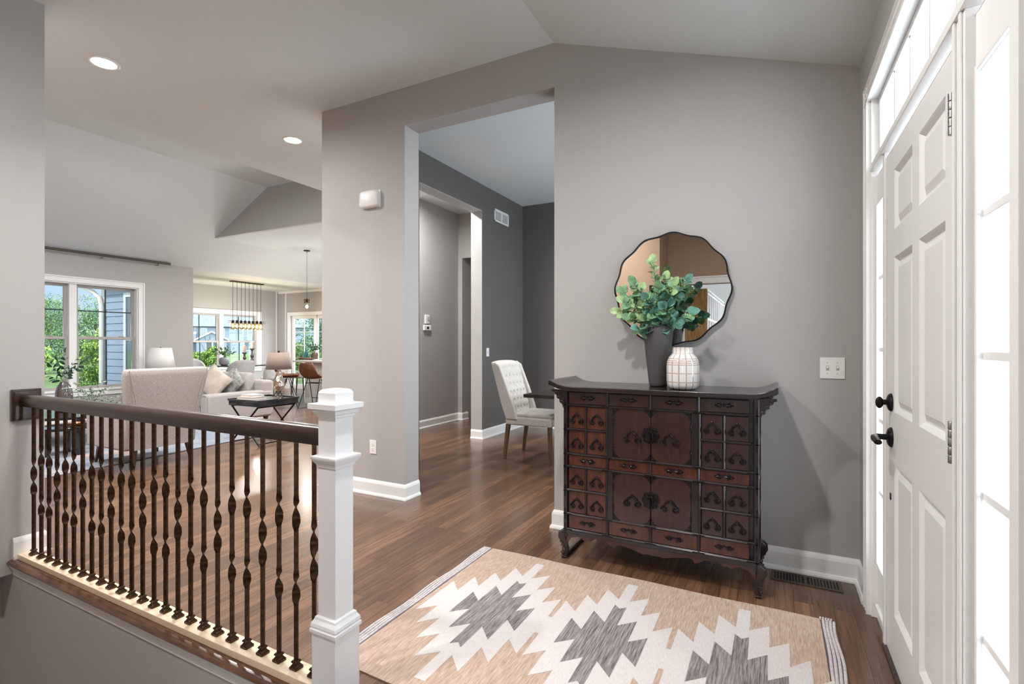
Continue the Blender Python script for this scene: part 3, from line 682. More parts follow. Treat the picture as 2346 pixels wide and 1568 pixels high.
# cabriole legs and stretcher
def leg(x, y, s):
    g = G(); path = [(x, 0.168, 0.020), (x + s * 0.016, 0.150, 0.026), (x + s * 0.020, 0.120, 0.024), (x + s * 0.006, 0.085, 0.018), (x - s * 0.006, 0.060, 0.014), (x - s * 0.006, 0.042, 0.013), (x + s * 0.004, 0.024, 0.016), (x + s * 0.008, 0.012, 0.017)]
    rings = []
    for px_, z, r in path:
        rings.append([g.v((px_ + r * a, y + r * 0.85 * b, z)) for a, b in ((1, -0.6), (0.6, -1), (-0.6, -1), (-1, -0.6), (-1, 0.6), (-0.6, 1), (0.6, 1), (1, 0.6))])
    for A, B in zip(rings, rings[1:]):
        for i in range(8): g.face([A[i], A[(i + 1) % 8], B[(i + 1) % 8], B[i]])
    g.face(rings[0]); g.face(rings[-1][::-1])
    # carved scrolls down the outer edge
    for k, (zx, zz) in enumerate(((0.022, 0.100), (0.014, 0.078), (0.008, 0.056), (0.014, 0.034))):
        g.tube([(x + s * (zx + 0.009 * math.cos(t * 0.8)), y - 0.014, zz + 0.009 * math.sin(t * 0.8)) for t in range(9)], 0.0035, 6)
        g.sphere((x + s * zx, y - 0.014, zz), (0.004, 0.004, 0.004), 6, 4)
    g.box(x - 0.016 + s * 0.006, x + 0.016 + s * 0.006, y - 0.016, y + 0.016, 0.0, 0.013)
    return g.obj('leg', MC_frame, chest, world=True, smooth=40, bevel=0.0015, seg=1)
for y in (CF + 0.012, CB - 0.012): leg(CX0 + 0.008, y, -1); leg(CX1 - 0.008, y, 1)
for x in (CX0 + 0.004, CX1 - 0.004):
    G().box(x - 0.009, x + 0.009, CF + 0.03, CB - 0.03, 0.002, 0.024).obj('stretcher', MC_frame, chest, world=True, smooth=0, bevel=0.002)
# scalloped apron
ap = [(CX0 + 0.02, 0.152), (CX1 - 0.02, 0.152), (CX1 - 0.02, 0.085), (-0.16, 0.118), (-0.205, 0.135), (-0.225, 0.135), (-0.235, 0.120), (-0.262, 0.125), (-0.285, 0.118), (-0.33, 0.142), (-0.375, 0.141), (-0.41, 0.150)]
half = [(0.0, 0.110), (0.03, 0.113), (0.05, 0.108), (0.12, 0.125), (0.19, 0.138), (0.205, 0.130), (0.215, 0.112), (0.235, 0.120), (0.27, 0.140), (0.33, 0.142), (0.355, 0.124), (0.375, 0.128), (0.39, 0.118), (0.405, 0.128), (0.43, 0.138), (0.475, 0.128), (0.497, 0.095), (0.505, 0.06)]
cxm = (CX0 + CX1) / 2
ap = [(cxm - 0.505, 0.152)] + [(cxm - a, z) for a, z in half[::-1]] + [(cxm + a, z) for a, z in half[1:]] + [(cxm + 0.505, 0.152)]
G().prism(ap, 'y', CF + 0.002, CF + 0.018).obj('apron', MC_redh, chest, world=True, smooth=0, bevel=0.002)
# drawer with bat handle / with trefoil handle
def bat_handle(w=0.082):
    h = [(0, 0.0135), (0.006, 0.008), (0.012, 0.010), (0.018, 0.0135), (0.026, 0.0125), (0.031, 0.006), (0.037, 0.007), (0.041, 0.001), (0.036, -0.004), (0.031, -0.003), (0.028, -0.009), (0.022, -0.006), (0.018, -0.010), (0.014, -0.012), (0.010, -0.004), (0.005, 0.002), (0, 0.004)]
    k = w / 0.082
    pts = [(a * k, b * k) for a, b in h] + [(-a * k, b * k) for a, b in h[-2:0:-1]]
    g = G(); c = Vector((0, 0)); n = len(pts)
    # domed plate: outline at the back, shrunken outline in front
    A = [g.v((x, 0, z)) for x, z in pts]; B = [g.v((x * 0.9, -0.006, z * 0.82 + 0.0003)) for x, z in pts]
    for i in range(n): g.face([A[i], A[(i + 1) % n], B[(i + 1) % n], B[i]])
    g.face(B)
    for sx_ in (-1, 1): g.tube([(0, -0.005, 0.006), (sx_ * 0.010 * k, -0.009, 0.003), (sx_ * 0.022 * k, -0.010, 0.005), (sx_ * 0.033 * k, -0.007, 0.002)], [0.0022, 0.0036, 0.0034, 0.0018], 6)
    return g
def lotus_handle(w=0.07):
    """chunkier carved pull of the top row"""
    g = bat_handle(w)
    for x, z, r in ((0, 0.004, 0.007), (-0.012, 0.003, 0.006), (0.012, 0.003, 0.006), (-0.022, 0, 0.005), (0.022, 0, 0.005)): g.sphere((x, -0.008, z), (r, r * 0.7, r), 8, 5)
    return g
def trefoil(w=0.042, hh=0.045, r=0.0052):
    P = [(0, 0.66), (0.08, 0.52), (0.24, 0.40), (0.42, 0.28), (0.54, 0.12), (0.60, -0.02), (0.74, -0.08), (0.86, -0.20), (0.90, -0.36), (0.82, -0.52), (0.66, -0.62), (0.48, -0.60), (0.34, -0.50), (0.28, -0.36), (0.36, -0.24), (0.50, -0.24), (0.56, -0.34)]
    g = G()
    for s in (1, -1): g.tube([(s * a * w, -0.004 - 0.002 * math.sin(i), b * hh) for i, (a, b) in enumerate(P)], [r * (1.1 if i < 12 else 0.75) for i in range(len(P))], 6)
    g.sphere((0, -0.005, 0.62 * hh), (r, r, r * 2), 6, 5)
    return g
def drawer(x0, x1, z0, z1, m, h, hz=0.0, edge=0.006, hm=None):
    e = edge; g = G(); g.box(x0 + e, x1 - e, CF + 0.004, CF + 0.22, z0 + e, z1 - e)
    d = g.obj('drawer', m, chest, world=True, smooth=0, bevel=0.0035)
    h.xf(Matrix.Translation(((x0 + x1) / 2, CF + 0.004, (z0 + z1) / 2 + hz)))
    h.obj('drawer_handle', hm or MC_iron, d, world=True, smooth=50)
XL = [-1.085, -0.8445, -0.6035, -0.3535, -0.107]
for i in range(4):
    drawer(XL[i], XL[i + 1], 0.910, 0.992, MC_dark, lotus_handle(0.094))
    drawer(XL[i], XL[i + 1], 0.548, 0.620, MC_red, bat_handle(0.100))
    drawer(XL[i], XL[i + 1], 0.177, 0.267, MC_red, bat_handle(0.100))
for z0, z1 in ((0.622, 0.908), (0.269, 0.547)):
    zm = (z0 + z1) / 2 + 0.002
    for x0, x1 in SM:
        m = MC_red if x0 < -0.6 else MC_dark
        drawer(x0, x1, zm, z1, m, trefoil(), -0.006); drawer(x0, x1, z0, zm, m, trefoil(), -0.006)
    # pair of doors with iron corners, trefoil pulls and a round lock plate
    for s, x0, x1 in ((1, -0.811, -0.6025), (-1, -0.6005, -0.392)):
        g = G(); g.box(x0 + 0.001, x1 - 0.001, CF + 0.002, CF + 0.022, z0 + 0.003, z1 - 0.003)
        d = g.obj('cabinet_door', MC_dark, chest, world=True, smooth=0, bevel=0.002)
        h = trefoil(0.050, 0.050, 0.0054); h.xf(Matrix.Translation(((x0 + x1) / 2 + s * 0.004, CF + 0.002, (z0 + z1) / 2 - 0.012))); h.obj('door_pull', MC_iron, d, world=True, smooth=50)
        for cx_, sx_ in ((x0 + 0.002, 1), (x1 - 0.002, -1)):
            for cz_, sz_ in ((z0 + 0.004, 1), (z1 - 0.004, -1)):
                g = G()
                o = [(0, 0), (0.038, 0), (0.035, 0.006), (0.027, 0.008), (0.024, 0.013), (0.015, 0.015), (0.013, 0.024), (0.008, 0.027), (0.006, 0.035), (0, 0.038)]
                g.prism([(cx_ + sx_ * a, cz_ + sz_ * b) for a, b in o], 'y', CF - 0.0005, CF + 0.003)
                for q in ((0.012, 0.012), (0.028, 0.006), (0.006, 0.028)): g.sphere((cx_ + sx_ * q[0], CF - 0.001, cz_ + sz_ * q[1]), (0.003, 0.002, 0.003), 6, 4)
                g.obj('iron_corner', MC_iron, d, world=True, smooth=40)
        xo = x0 if s > 0 else x1
        for zz in (z0 + 0.075, z1 - 0.075):
            h = G(); h.lathe([(0.0045, -0.014), (0.0055, -0.010), (0.0045, -0.006), (0.0055, 0), (0.0045, 0.006), (0.0055, 0.010), (0.0045, 0.014)], (xo, CF - 0.004, zz), 10); h.obj('door_hinge', MC_iron, d, world=True, smooth=50)
    g = G(); xc = -0.6015; zc = (z0 + z1) / 2 + 0.004
    pr = []
    for i in range(48):
        a = 2 * PI * i / 48; r = 0.047 * (1 + 0.06 * math.cos(8 * a)); pr.append((xc + r * math.cos(a), zc + r * math.sin(a)))
    g.prism(pr, 'y', CF - 0.003, CF + 0.002)
    for i in range(16): a = 2 * PI * i / 16; g.sphere((xc + 0.038 * math.cos(a), CF - 0.004, zc + 0.038 * math.sin(a)), (0.004, 0.003, 0.004), 6, 4)
    for i in range(6): a = 2 * PI * i / 6; g.tube([(xc + (0.012 + 0.014 * math.cos(t)) * math.cos(a) - 0.008 * math.sin(t) * math.sin(a), CF - 0.004, zc + (0.012 + 0.014 * math.cos(t)) * math.sin(a) + 0.008 * math.sin(t) * math.cos(a)) for t in (0, 1, 2, 3, 4, 5, 6)], 0.0018, 5)
    g.obj('lock_plate', MC_iron, chest, world=True, smooth=40)
    g = G(); g.box(xc - 0.020, xc + 0.002, CF - 0.028, CF - 0.010, zc - 0.034, zc + 0.010); g.tube([(xc - 0.012, CF - 0.018, zc + 0.008), (xc - 0.012, CF - 0.018, zc + 0.024), (xc + 0.012, CF - 0.018, zc + 0.024), (xc + 0.014, CF - 0.016, zc - 0.008)], 0.0035, 8)
    g.tube([(xc + 0.012, CF - 0.01, zc - 0.022), (xc + 0.024, CF - 0.012, zc - 0.002), (xc + 0.018, CF - 0.012, zc + 0.02), (xc + 0.006, CF - 0.01, zc + 0.006)], 0.003, 6)
    g.obj('padlock', MC_iron, chest, world=True, smooth=40, bevel=0.001)

# ================================================================ WALL MIRROR
MXc, MZc = -0.568, 1.606
mir = thing('wall_mirror', 'round mirror with thin black scalloped frame hanging above the chest', 'mirror', (MXc, 3.20, MZc))
def scal(R, n=144): return [(R * (1 + 0.020 * math.cos(12 * a + 0.5)) * math.cos(a), R * (1 + 0.020 * math.cos(12 * a + 0.5)) * math.sin(a)) for a in (2 * PI * i / n for i in range(n))]
RM = 0.345
g = G(); o = scal(RM); i_ = scal(RM - 0.008); n = len(o)
for A_, B_, ya, yb in ((o, i_, -0.012, -0.012), (i_, i_, -0.012, 0.0), (o, o, 0.018, -0.012)):
    A = [g.v((x, ya, z)) for x, z in A_]; B = [g.v((x, yb, z)) for x, z in B_]
    for k in range(n): g.face([A[k], A[(k + 1) % n], B[(k + 1) % n], B[k]])
g.obj('mirror_frame', M_black, mir, smooth=40)
G().prism(scal(RM - 0.004), 'y', -0.004, 0.016).obj('mirror_glass', mat('mirror_silver', (0.93, 0.93, 0.92), 0.005, 1.0), mir, smooth=0)

# ================================================================ VASES ON THE CHEST
ZT = 1.021
gv = thing('ribbed_vase', 'tall dark grey ribbed vase holding eucalyptus stems on the chest', 'vase', (-0.607, 3.020, ZT))
prof = [(0.046, 0.0), (0.050, 0.004), (0.052, 0.02), (0.060, 0.09), (0.069, 0.17), (0.076, 0.25), (0.080, 0.31), (0.0805, 0.335), (0.076, 0.352), (0.066, 0.364), (0.050, 0.368), (0.040, 0.366), (0.040, 0.34)]
g = G(); g.lathe(prof, n=192, wob=lambda a, z: 1 + (0.022 * abs(math.sin(24 * a)) if 0.004 < z < 0.362 else 0), cap=True)
g.obj('vase_body', mat('vase_charcoal', (0.075, 0.072, 0.072), 0.5), gv, smooth=60)
M_leafA = mat('eucalyptus_leaf', (0.16, 0.32, 0.17), 0.5, noise=(30, 0.45)); M_leafB = mat('eucalyptus_leaf_pale', (0.38, 0.54, 0.26), 0.5, noise=(30, 0.35)); M_leafC = mat('eucalyptus_leaf_blue', (0.11, 0.28, 0.22), 0.5, noise=(25, 0.4)); M_stem = mat('plant_stem', (0.12, 0.13, 0.05), 0.6); M_bud = mat('pale_buds', (0.55, 0.55, 0.30), 0.6)
def leaf(g, c, d, up, l, w, mi, cup=0.15, seg=6):
    """rounded leaf from point c along direction d, facing up"""
    d = Vector(d).normalized(); up = Vector(up).normalized(); s = d.cross(up); s = s.normalized() if s.length > 1e-3 else Vector((1, 0, 0)); nrm = s.cross(d).normalized(); c = Vector(c); g.mi = mi
    mid = []; L_ = []; R_ = []
    for k in range(seg + 1):
        u = k / seg; ww = w * math.sin(PI * min(1, u * 0.94 + 0.06)) ** 0.6 * 0.5 if 0 < k < seg else 0.0005
        p = c + d * (l * u) + nrm * (cup * l * (u - u * u) * 2)
        mid.append(g.v(p)); L_.append(g.v(p + s * ww + nrm * ww * 0.25)); R_.append(g.v(p - s * ww + nrm * ww * 0.25))
    for k in range(seg):
        g.face([mid[k], mid[k + 1], L_[k + 1], L_[k]]); g.face([mid[k], R_[k], R_[k + 1], mid[k + 1]])
    g.mi = 0
def sprig(g, base, pts, nl, lsz, rnd, mis=(0, 1, 2), buds=0, roundness=0.85, r=0.0022):
    P = [Vector(p) for p in pts]
    g.mi = 3; g.tube(P, [r * (1 - 0.6 * i / len(P)) for i in range(len(P))], 6); g.mi = 0
    tot = len(P) - 1
    for k in range(nl):
        u = 0.28 + 0.72 * (k + 0.5) / nl; i = min(tot - 1, int(u * tot)); f = u * tot - i; p = P[i].lerp(P[i + 1], f); d = (P[i + 1] - P[i]).normalized()
        for s in (1, -1):
            side = d.cross(Vector((rnd.uniform(-1, 1), rnd.uniform(-1, 1), rnd.uniform(-0.3, 1)))).normalized() * s
            dr = (side * 0.9 + d * 0.55 + Vector((0, 0, rnd.uniform(-0.25, 0.2)))).normalized(); l = lsz * rnd.uniform(0.7, 1.15) * (1 - 0.3 * u)
            leaf(g, p, dr, Vector((rnd.uniform(-0.5, 0.5), -0.9 + rnd.uniform(-0.5, 0.7), rnd.uniform(0.1, 1))), l, l * roundness, rnd.choice(mis))
        if buds and rnd.random() < buds:
            g.mi = 4
            for q in range(7): g.sphere(p + Vector((rnd.uniform(-1, 1), rnd.uniform(-1, 0.3), rnd.uniform(-0.6, 1))) * 0.018, 0.0042, 6, 4)
            g.mi = 0
    leaf(g, P[-1], (P[-1] - P[-2]), (0, -1, 0.4), lsz * 0.8, lsz * 0.65, mis[0])
rnd = random.Random(11)
tips = [((-0.02, -0.03, 0.72), 8, (1, 1, 0)), ((0.045, -0.01, 0.62), 7, (1, 0, 2)), ((-0.20, -0.02, 0.555), 9, (0, 1, 0)), ((-0.235, 0.0, 0.44), 8, (1, 0, 1)), ((-0.12, -0.08, 0.60), 8, (0, 2, 1)), ((-0.15, -0.05, 0.40), 7, (0, 1, 2)),
        ((0.10, -0.06, 0.58), 7, (1, 2, 0)), ((0.16, -0.02, 0.60), 7, (2, 1, 0)), ((0.19, -0.05, 0.42), 6, (2, 2, 0)), ((0.06, -0.12, 0.45), 7, (2, 0, 2)), ((-0.04, -0.13, 0.50), 8, (2, 0, 0)), ((0.0, -0.10, 0.42), 6, (2, 0, 0)), ((0.12, -0.08, 0.36), 5, (2, 2, 0)), ((-0.09, -0.10, 0.34), 5, (2, 0, 0)), ((0.08, 0.08, 0.55), 6, (0, 2, 0)), ((-0.08, 0.09, 0.52), 6, (0, 2, 0)), ((-0.19, -0.04, 0.50), 7, (1, 0, 0)), ((0.02, -0.09, 0.56), 8, (0, 2, 2))]
eu = thing('eucalyptus_bunch', 'green eucalyptus stems with round leaves standing in the grey vase', 'plant', (-0.607, 3.020, ZT + 0.30))
g = G()
for (tx, ty, tz), nl, mis in tips:
    tz -= 0.30; b = Vector((rnd.uniform(-0.02, 0.02), rnd.uniform(-0.02, 0.02), 0.0)); m1 = Vector((tx * 0.25, ty * 0.3, tz * 0.45 + 0.03)); e = Vector((tx, ty, tz))
    pts = []
    for k in range(8):
        u = k / 7; pts.append(b * (1 - u) ** 2 + m1 * 2 * u * (1 - u) + e * u * u)
    sprig(g, b, pts, int(nl * 1.45), 0.072, rnd, mis, buds=0.3)
g.obj('foliage', [M_leafA, M_leafB, M_leafC, M_stem, M_bud], eu, smooth=60)
wv = thing('checked_vase', 'short white glazed vase with tan grid lines beside the ribbed vase', 'vase', (-0.450, 2.900, ZT))
def grid_vase():
    m = bpy.data.materials.new('white_glaze_grid'); m.use_nodes = True; t = m.node_tree; b = t.nodes['Principled BSDF']; L = t.links.new
    tcn = N(t, 'ShaderNodeTexCoord'); sp = N(t, 'ShaderNodeSeparateXYZ'); L(tcn.outputs['Object'], sp.inputs[0])
    at = N(t, 'ShaderNodeMath', operation='ARCTAN2'); L(sp.outputs['Y'], at.inputs[0]); L(sp.outputs['X'], at.inputs[1])
    def band(src, period, width, off=0.0):
        a = N(t, 'ShaderNodeMath', operation='ADD'); a.inputs[1].default_value = off + 100 * period; L(src, a.inputs[0])
        md = N(t, 'ShaderNodeMath', operation='MODULO'); md.inputs[1].default_value = period; L(a.outputs[0], md.inputs[0])
        lt = N(t, 'ShaderNodeMath', operation='LESS_THAN'); lt.inputs[1].default_value = width; L(md.outputs[0], lt.inputs[0]); return lt.outputs[0]
    def line(z, w):
        s_ = N(t, 'ShaderNodeMath', operation='SUBTRACT'); s_.inputs[1].default_value = z; L(sp.outputs['Z'], s_.inputs[0]); ab = N(t, 'ShaderNodeMath', operation='ABSOLUTE'); L(s_.outputs[0], ab.inputs[0])
        lt = N(t, 'ShaderNodeMath', operation='LESS_THAN'); lt.inputs[1].default_value = w; L(ab.outputs[0], lt.inputs[0]); return lt.outputs[0]
    outs = [band(at.outputs[0], 2 * PI / 14, 0.085, 0.35)] + [line(z, 0.0024) for z in (0.040, 0.088, 0.134, 0.145, 0.156, 0.167)] + [line(0.196, 0.0012)]
    cur = outs[0]
    for o in outs[1:]:
        mxn = N(t, 'ShaderNodeMath', operation='MAXIMUM'); L(cur, mxn.inputs[0]); L(o, mxn.inputs[1]); cur = mxn.outputs[0]
    vo = N(t, 'ShaderNodeTexVoronoi', Scale=55.0); L(tcn.outputs['Object'], vo.inputs[0]); lt = N(t, 'ShaderNodeMath', operation='LESS_THAN'); lt.inputs[1].default_value = 0.09; L(vo.outputs['Distance'], lt.inputs[0])
    mx1 = N(t, 'ShaderNodeMix', data_type='RGBA'); mx1.inputs[6].default_value = (0.78, 0.77, 0.76, 1); mx1.inputs[7].default_value = (0.48, 0.38, 0.31, 1); L(cur, mx1.inputs['Factor'])
    mx2 = N(t, 'ShaderNodeMix', data_type='RGBA'); L(mx1.outputs[2], mx2.inputs[6]); mx2.inputs[7].default_value = (0.25, 0.22, 0.2, 1); L(lt.outputs[0], mx2.inputs['Factor'])
    L(mx2.outputs[2], b.inputs['Base Color']); b.inputs['Roughness'].default_value = 0.12; b.inputs['Coat Weight'].default_value = 0.5
    return m
g = G(); g.lathe([(0.060, 0), (0.074, 0.004), (0.083, 0.020), (0.086, 0.045), (0.086, 0.130), (0.083, 0.155), (0.074, 0.175), (0.060, 0.190), (0.054, 0.198), (0.053, 0.225), (0.055, 0.229), (0.048, 0.229), (0.046, 0.19)], n=56)
g.obj('vase_body', grid_vase(), wv, smooth=60)

# ================================================================ FOYER RUG
RX0, RX1, RY0, RY1 = -1.545, 0.185, 1.455, 2.705
rug = thing('flatweave_rug', 'flat woven rug with white and charcoal stepped diamonds on tan', 'rug', ((RX0 + RX1) / 2, 2.08, 0))
MR_tan = weave('rug_tan', (0.33, 0.225, 0.165), (0.50, 0.385, 0.31), 220, 18, 0.6); MR_cream = weave('rug_cream', (0.50, 0.465, 0.455), (0.60, 0.565, 0.555), 260, 40, 0.7); MR_char = weave('rug_charcoal', (0.075, 0.062, 0.065), (0.33, 0.295, 0.29), 190, 10, 0.62)
MR_end = mat('rug_end_stripe', (0.12, 0.10, 0.14), 0.95)
g = G(); g.mi = 0
def edge_wav(x, s, seed):  # slightly wavy long edges
    return s * 0.004 * math.sin(x * 9 + seed)
nx = 40
top = [(RX0 + (RX1 - RX0) * i / nx, RY1 + edge_wav(RX0 + (RX1 - RX0) * i / nx, 1, 1)) for i in range(nx + 1)]; bot = [(RX0 + (RX1 - RX0) * i / nx, RY0 + edge_wav(RX0 + (RX1 - RX0) * i / nx, 1, 3)) for i in range(nx + 1)]
g.prism(bot + top[::-1], 'z', 0.0005, 0.0060)
g.mi = 1
cy = 2.075; cs = (-1.188, -0.656, -0.126)
def mir2(pts, cx, sx_, sy_): return [(cx + sx_ * a, cy + sy_ * b) for a, b in pts]
arm = [(0.026, 0.555), (0.027, 0.375), (0.105, 0.452), (0.106, 0.275), (0.180, 0.348), (0.180, 0.170), (0.253, 0.245)]
end = [(0.253, 0.255), (0.254, 0.085), (0.328, 0.163)]
def cream_upper(sy_):
    pts = []
    # from left end to right end along one side
    pts += [(cs[0] - a, cy + sy_ * b) for a, b in end[::-1]] + [(cs[0] - a, cy + sy_ * b) for a, b in arm[:-1][::-1]]
    pts += mir2(arm, cs[0], 1, sy_)
    m = (cs[0] + cs[1]) / 2
    for k in (0, 1):
        m = (cs[k] + cs[k + 1]) / 2; pts += [(m - 0.010, cy + sy_ * 0.072), (m + 0.010, cy + sy_ * 0.072)]
        pts += mir2(arm, cs[k + 1], -1, sy_)[::-1]
        if k == 0: pts += mir2(arm, cs[1], 1, sy_)
    pts += mir2(arm[:-1], cs[2], 1, sy_) + mir2(end, cs[2], 1, sy_)
    return pts
U = cream_upper(1); D = cream_upper(-1)
def tri_layer(g, poly, z, h):
    """concave outline as a thin raised layer"""
    vs = [g.v((x, y, z)) for x, y in poly]; f = g.face(vs)
    r = bmesh.ops.triangulate(g.b, faces=[f], quad_method='BEAUTY', ngon_method='EAR_CLIP')
    for q in r['faces']: q.material_index = g.mi
tri_layer(g, U + D[::-1], 0.0066, 0)
g.mi = 2
q = [(0.0, 0.290), (0.028, 0.316), (0.029, 0.143), (0.101, 0.217), (0.103, 0.042), (0.173, 0.108)]
for c in cs:
    pts = mir2(q, c, 1, 1) + mir2(q, c, 1, -1)[::-1] + mir2(q[1:], c, -1, -1) + mir2(q[1:], c, -1, 1)[::-1]
    tri_layer(g, pts, 0.0072, 0)
g.obj('rug_field', [MR_tan, MR_cream, MR_char], rug, world=True, smooth=0)
for s, x in ((-1, RX0), (1, RX1)):
    g = G()
    for k in range(4):
        a = x + s * (0.012 + 0.0135 * k); pts = [(a + 0.004 * math.sin(y * 6 + k * 0.3) * (0.5 + k / 4), RY0 + 0.005 + (RY1 - RY0 - 0.01) * i / 24, 0.0052) for i, y in ((i, i / 24 * 3) for i in range(25))]
        g.tube(pts, 0.0062, 8, flat=0.8)
    g.obj('rug_end_band', weave('rug_band', (0.42, 0.38, 0.38), (0.58, 0.55, 0.55), 60, 60, 0.6), rug, world=True, smooth=60)
    g = G()
    for k in range(4): a = x + s * (0.0055 + 0.0135 * k); g.box(a - 0.003, a + 0.003, RY0 + 0.006, RY1 - 0.006, 0.0005, 0.0055)
    g.obj('rug_end_stripe', MR_end, rug, world=True, smooth=0)
g = G()
for i in range(5): g.tube([(RX1 + 0.01 * i, RY1 - 0.006, 0.006), (RX1 + 0.011 * i, RY1 + 0.012, 0.008), (RX1 + 0.011 * i + 0.002, RY1 + 0.020, 0.005)], 0.004, 5)
g.obj('fringe_knot', MR_cream, rug, world=True)

# ================================================================ SMALL WALL AND FLOOR FITTINGS
def plate(name, label, cat, loc, axis, out, w, h, parts):
    o = thing(name, label, cat, loc)
    g = G(); d = 0.006
    if axis == 'y': g.box(-w / 2, w / 2, out * 0, out * d, -h / 2, h / 2)
    else: g.box(out * 0, out * d, -w / 2, w / 2, -h / 2, h / 2)
    g.obj('cover_plate', M_plate, o, smooth=0, bevel=0.002)
    parts(o, d); return o
def sw_parts(xs):
    def f(o, d):
        for x in xs:
            g = G(); g.box(x - 0.006, x + 0.006, -d - 0.0005, -d + 0.001, -0.013, 0.013); g.mi = 1; g.frustum(x - 0.0035, x + 0.0035, -d - 0.010, -d, 0.000, x - 0.0035, x + 0.0035, -d - 0.006, -d, 0.010)
            g.obj('toggle', [mat('toggle_shadow_gap', (0.45, 0.44, 0.42), 0.5), M_plate], o, smooth=0)
            g = G()
            for z in (-0.030, 0.030): g.lathe([(0.0032, 0), (0.0025, 0.0012)], n=10); 
            g.b.free(); g = G()
            for z in (-0.030, 0.030): g.sphere((x, -d, z), (0.003, 0.0012, 0.003), 8, 5)
            g.obj('screw', mat('screw_grey', (0.5, 0.5, 0.5), 0.4), o)
    return f
plate('light_switch', 'white double toggle switch plate on the grey wall beside the front door', 'light switch', (0.276, 3.22, 1.138), 'y', -1, 0.115, 0.115, sw_parts((-0.023, 0.023)))
def outlet_parts(o, d):
    for z in (-0.019, 0.019):
        g = G(); g.box(-0.016, 0.016, -d - 0.0015, -d, z - 0.013, z + 0.013); g.obj('receptacle', M_plate, o, smooth=0, bevel=0.003)
        g = G()
        for x in (-0.0065, 0.0065): g.box(x - 0.0012, x + 0.0012, -d - 0.002, -d - 0.001, z - 0.001, z + 0.008)
        g.box(-0.002, 0.002, -d - 0.002, -d - 0.001, z - 0.010, z - 0.006); g.obj('slot', M_dark, o, smooth=0)
plate('wall_outlet', 'white duplex outlet low on the grey wall pier behind the newel', 'outlet', (-2.997, 3.22, 0.401), 'y', -1, 0.070, 0.114, outlet_parts)
# door chime
ch = thing('door_chime', 'white rounded door chime box high on the wall pier', 'door chime', (-3.02, 3.22, 2.485))
g = G(); g.frustum(-0.105, 0.105, -0.006, 0.0, -0.072, -0.105, 0.105, -0.006, 0.0, 0.072)
g.obj('base', M_plate, ch, smooth=0, bevel=0.003)
g = G(); A = []
for (w, h, y) in ((0.102, 0.070, -0.006), (0.105, 0.074, -0.022), (0.098, 0.068, -0.038), (0.085, 0.056, -0.044)):
    ring = []
    for i in range(48):
        a = 2 * PI * i / 48; c_, s_ = math.cos(a), math.sin(a); e = 0.35
        ring.append(g.v((w * abs(c_) ** e * (1 if c_ > 0 else -1) * (1 if c_ else 0), y, h * abs(s_) ** e * (1 if s_ > 0 else -1))))
    A.append(ring)
for P_, Q_ in zip(A, A[1:]):
    for i in range(48): g.face([P_[i], P_[(i + 1) % 48], Q_[(i + 1) % 48], Q_[i]])
g.face(A[-1]); g.obj('cover', M_plate, ch, smooth=50)
# dining room wall switch, return vent, hall controls
o = plate('light_switch', 'narrow white switch plate on the dark dining room wall', 'light switch', (-3.45, 5.895, 1.155), 'x', 1, 0.07, 0.114, lambda o, d: G().box(d, d + 0.004, -0.006, 0.006, -0.012, 0.012).obj('toggle', mat('toggle_grey', (0.4, 0.4, 0.4), 0.4), o, smooth=0))
v = thing('return_vent', 'white louvred vent grille high on the dark dining room wall', 'vent', (-3.45, 6.285, 3.06))
g = G(); w, h = 0.21, 0.085
g.box(0, 0.010, -w, -w + 0.025, -h, h); g.box(0, 0.010, w - 0.025, w, -h, h); g.box(0, 0.010, -w, w, h - 0.02, h); g.box(0, 0.010, -w, w, -h, -h + 0.02); g.box(0, 0.010, -0.012, 0.012, -h, h)
g.obj('grille_frame', M_plate, v, smooth=0, bevel=0.002)
g = G()
for k in range(11): z = -h + 0.024 + k * 0.0148; g.prism([(0.001, z), (0.009, z + 0.004), (0.009, z + 0.006), (0.001, z + 0.002)], 'y', -w + 0.02, w - 0.02)
g.obj('louvre', M_plate, v, smooth=0); G().box(0.0, 0.001, -w + 0.02, w - 0.02, -h + 0.01, h - 0.01).obj('duct_opening', M_dark, v, smooth=0)
t1 = thing('wall_control', 'tall narrow white control unit above the thermostat on the hall wall', 'wall control', (-4.68, 6.17, 1.64))
G().box(0, 0.02, -0.05, 0.05, -0.065, 0.065).obj('case', M_plate, t1, smooth=0, bevel=0.004); g = G(); g.box(0.02, 0.024, -0.01, 0.035, -0.02, 0.045); g.obj('dial_panel', mat('dial_grey', (0.55, 0.54, 0.5), 0.4), t1, smooth=0, bevel=0.002)
t2 = thing('thermostat', 'small white thermostat with dark screen on the hall wall', 'thermostat', (-4.68, 6.17, 1.51))
G().box(0, 0.025, -0.09, 0.09, -0.042, 0.042).obj('case', M_plate, t2, smooth=0, bevel=0.01); G().box(0.0245, 0.026, -0.02, 0.025, -0.018, 0.018).obj('screen', M_black, t2, smooth=0)
# floor register
fr = thing('floor_register', 'dark wooden floor register set in the floor beside the baseboard', 'floor vent', (0.146, 3.115, 0))
g = G(); 
for q in ((-0.165, 0.165, -0.065, -0.0452, 0, 0.004), (-0.165, 0.165, 0.0452, 0.065, 0, 0.004), (-0.165, -0.148, -0.045, 0.045, 0, 0.004), (0.148, 0.165, -0.045, 0.045, 0, 0.004), (-0.006, 0.006, -0.045, 0.045, 0, 0.004)): g.box(*q)
for k in range(20):
    x = -0.145 + 0.0145 * k + 0.007
    if 0.0105 < abs(x) < 0.143: g.box(x - 0.0035, x + 0.0035, -0.045, 0.045, 0, 0.0038)
g.obj('grille', mat('register_wood', (0.055, 0.030, 0.022), 0.35), fr, smooth=0); G().box(-0.15, 0.15, -0.05, 0.05, 0.0002, 0.0008).obj('duct_opening', M_dark, fr, smooth=0)
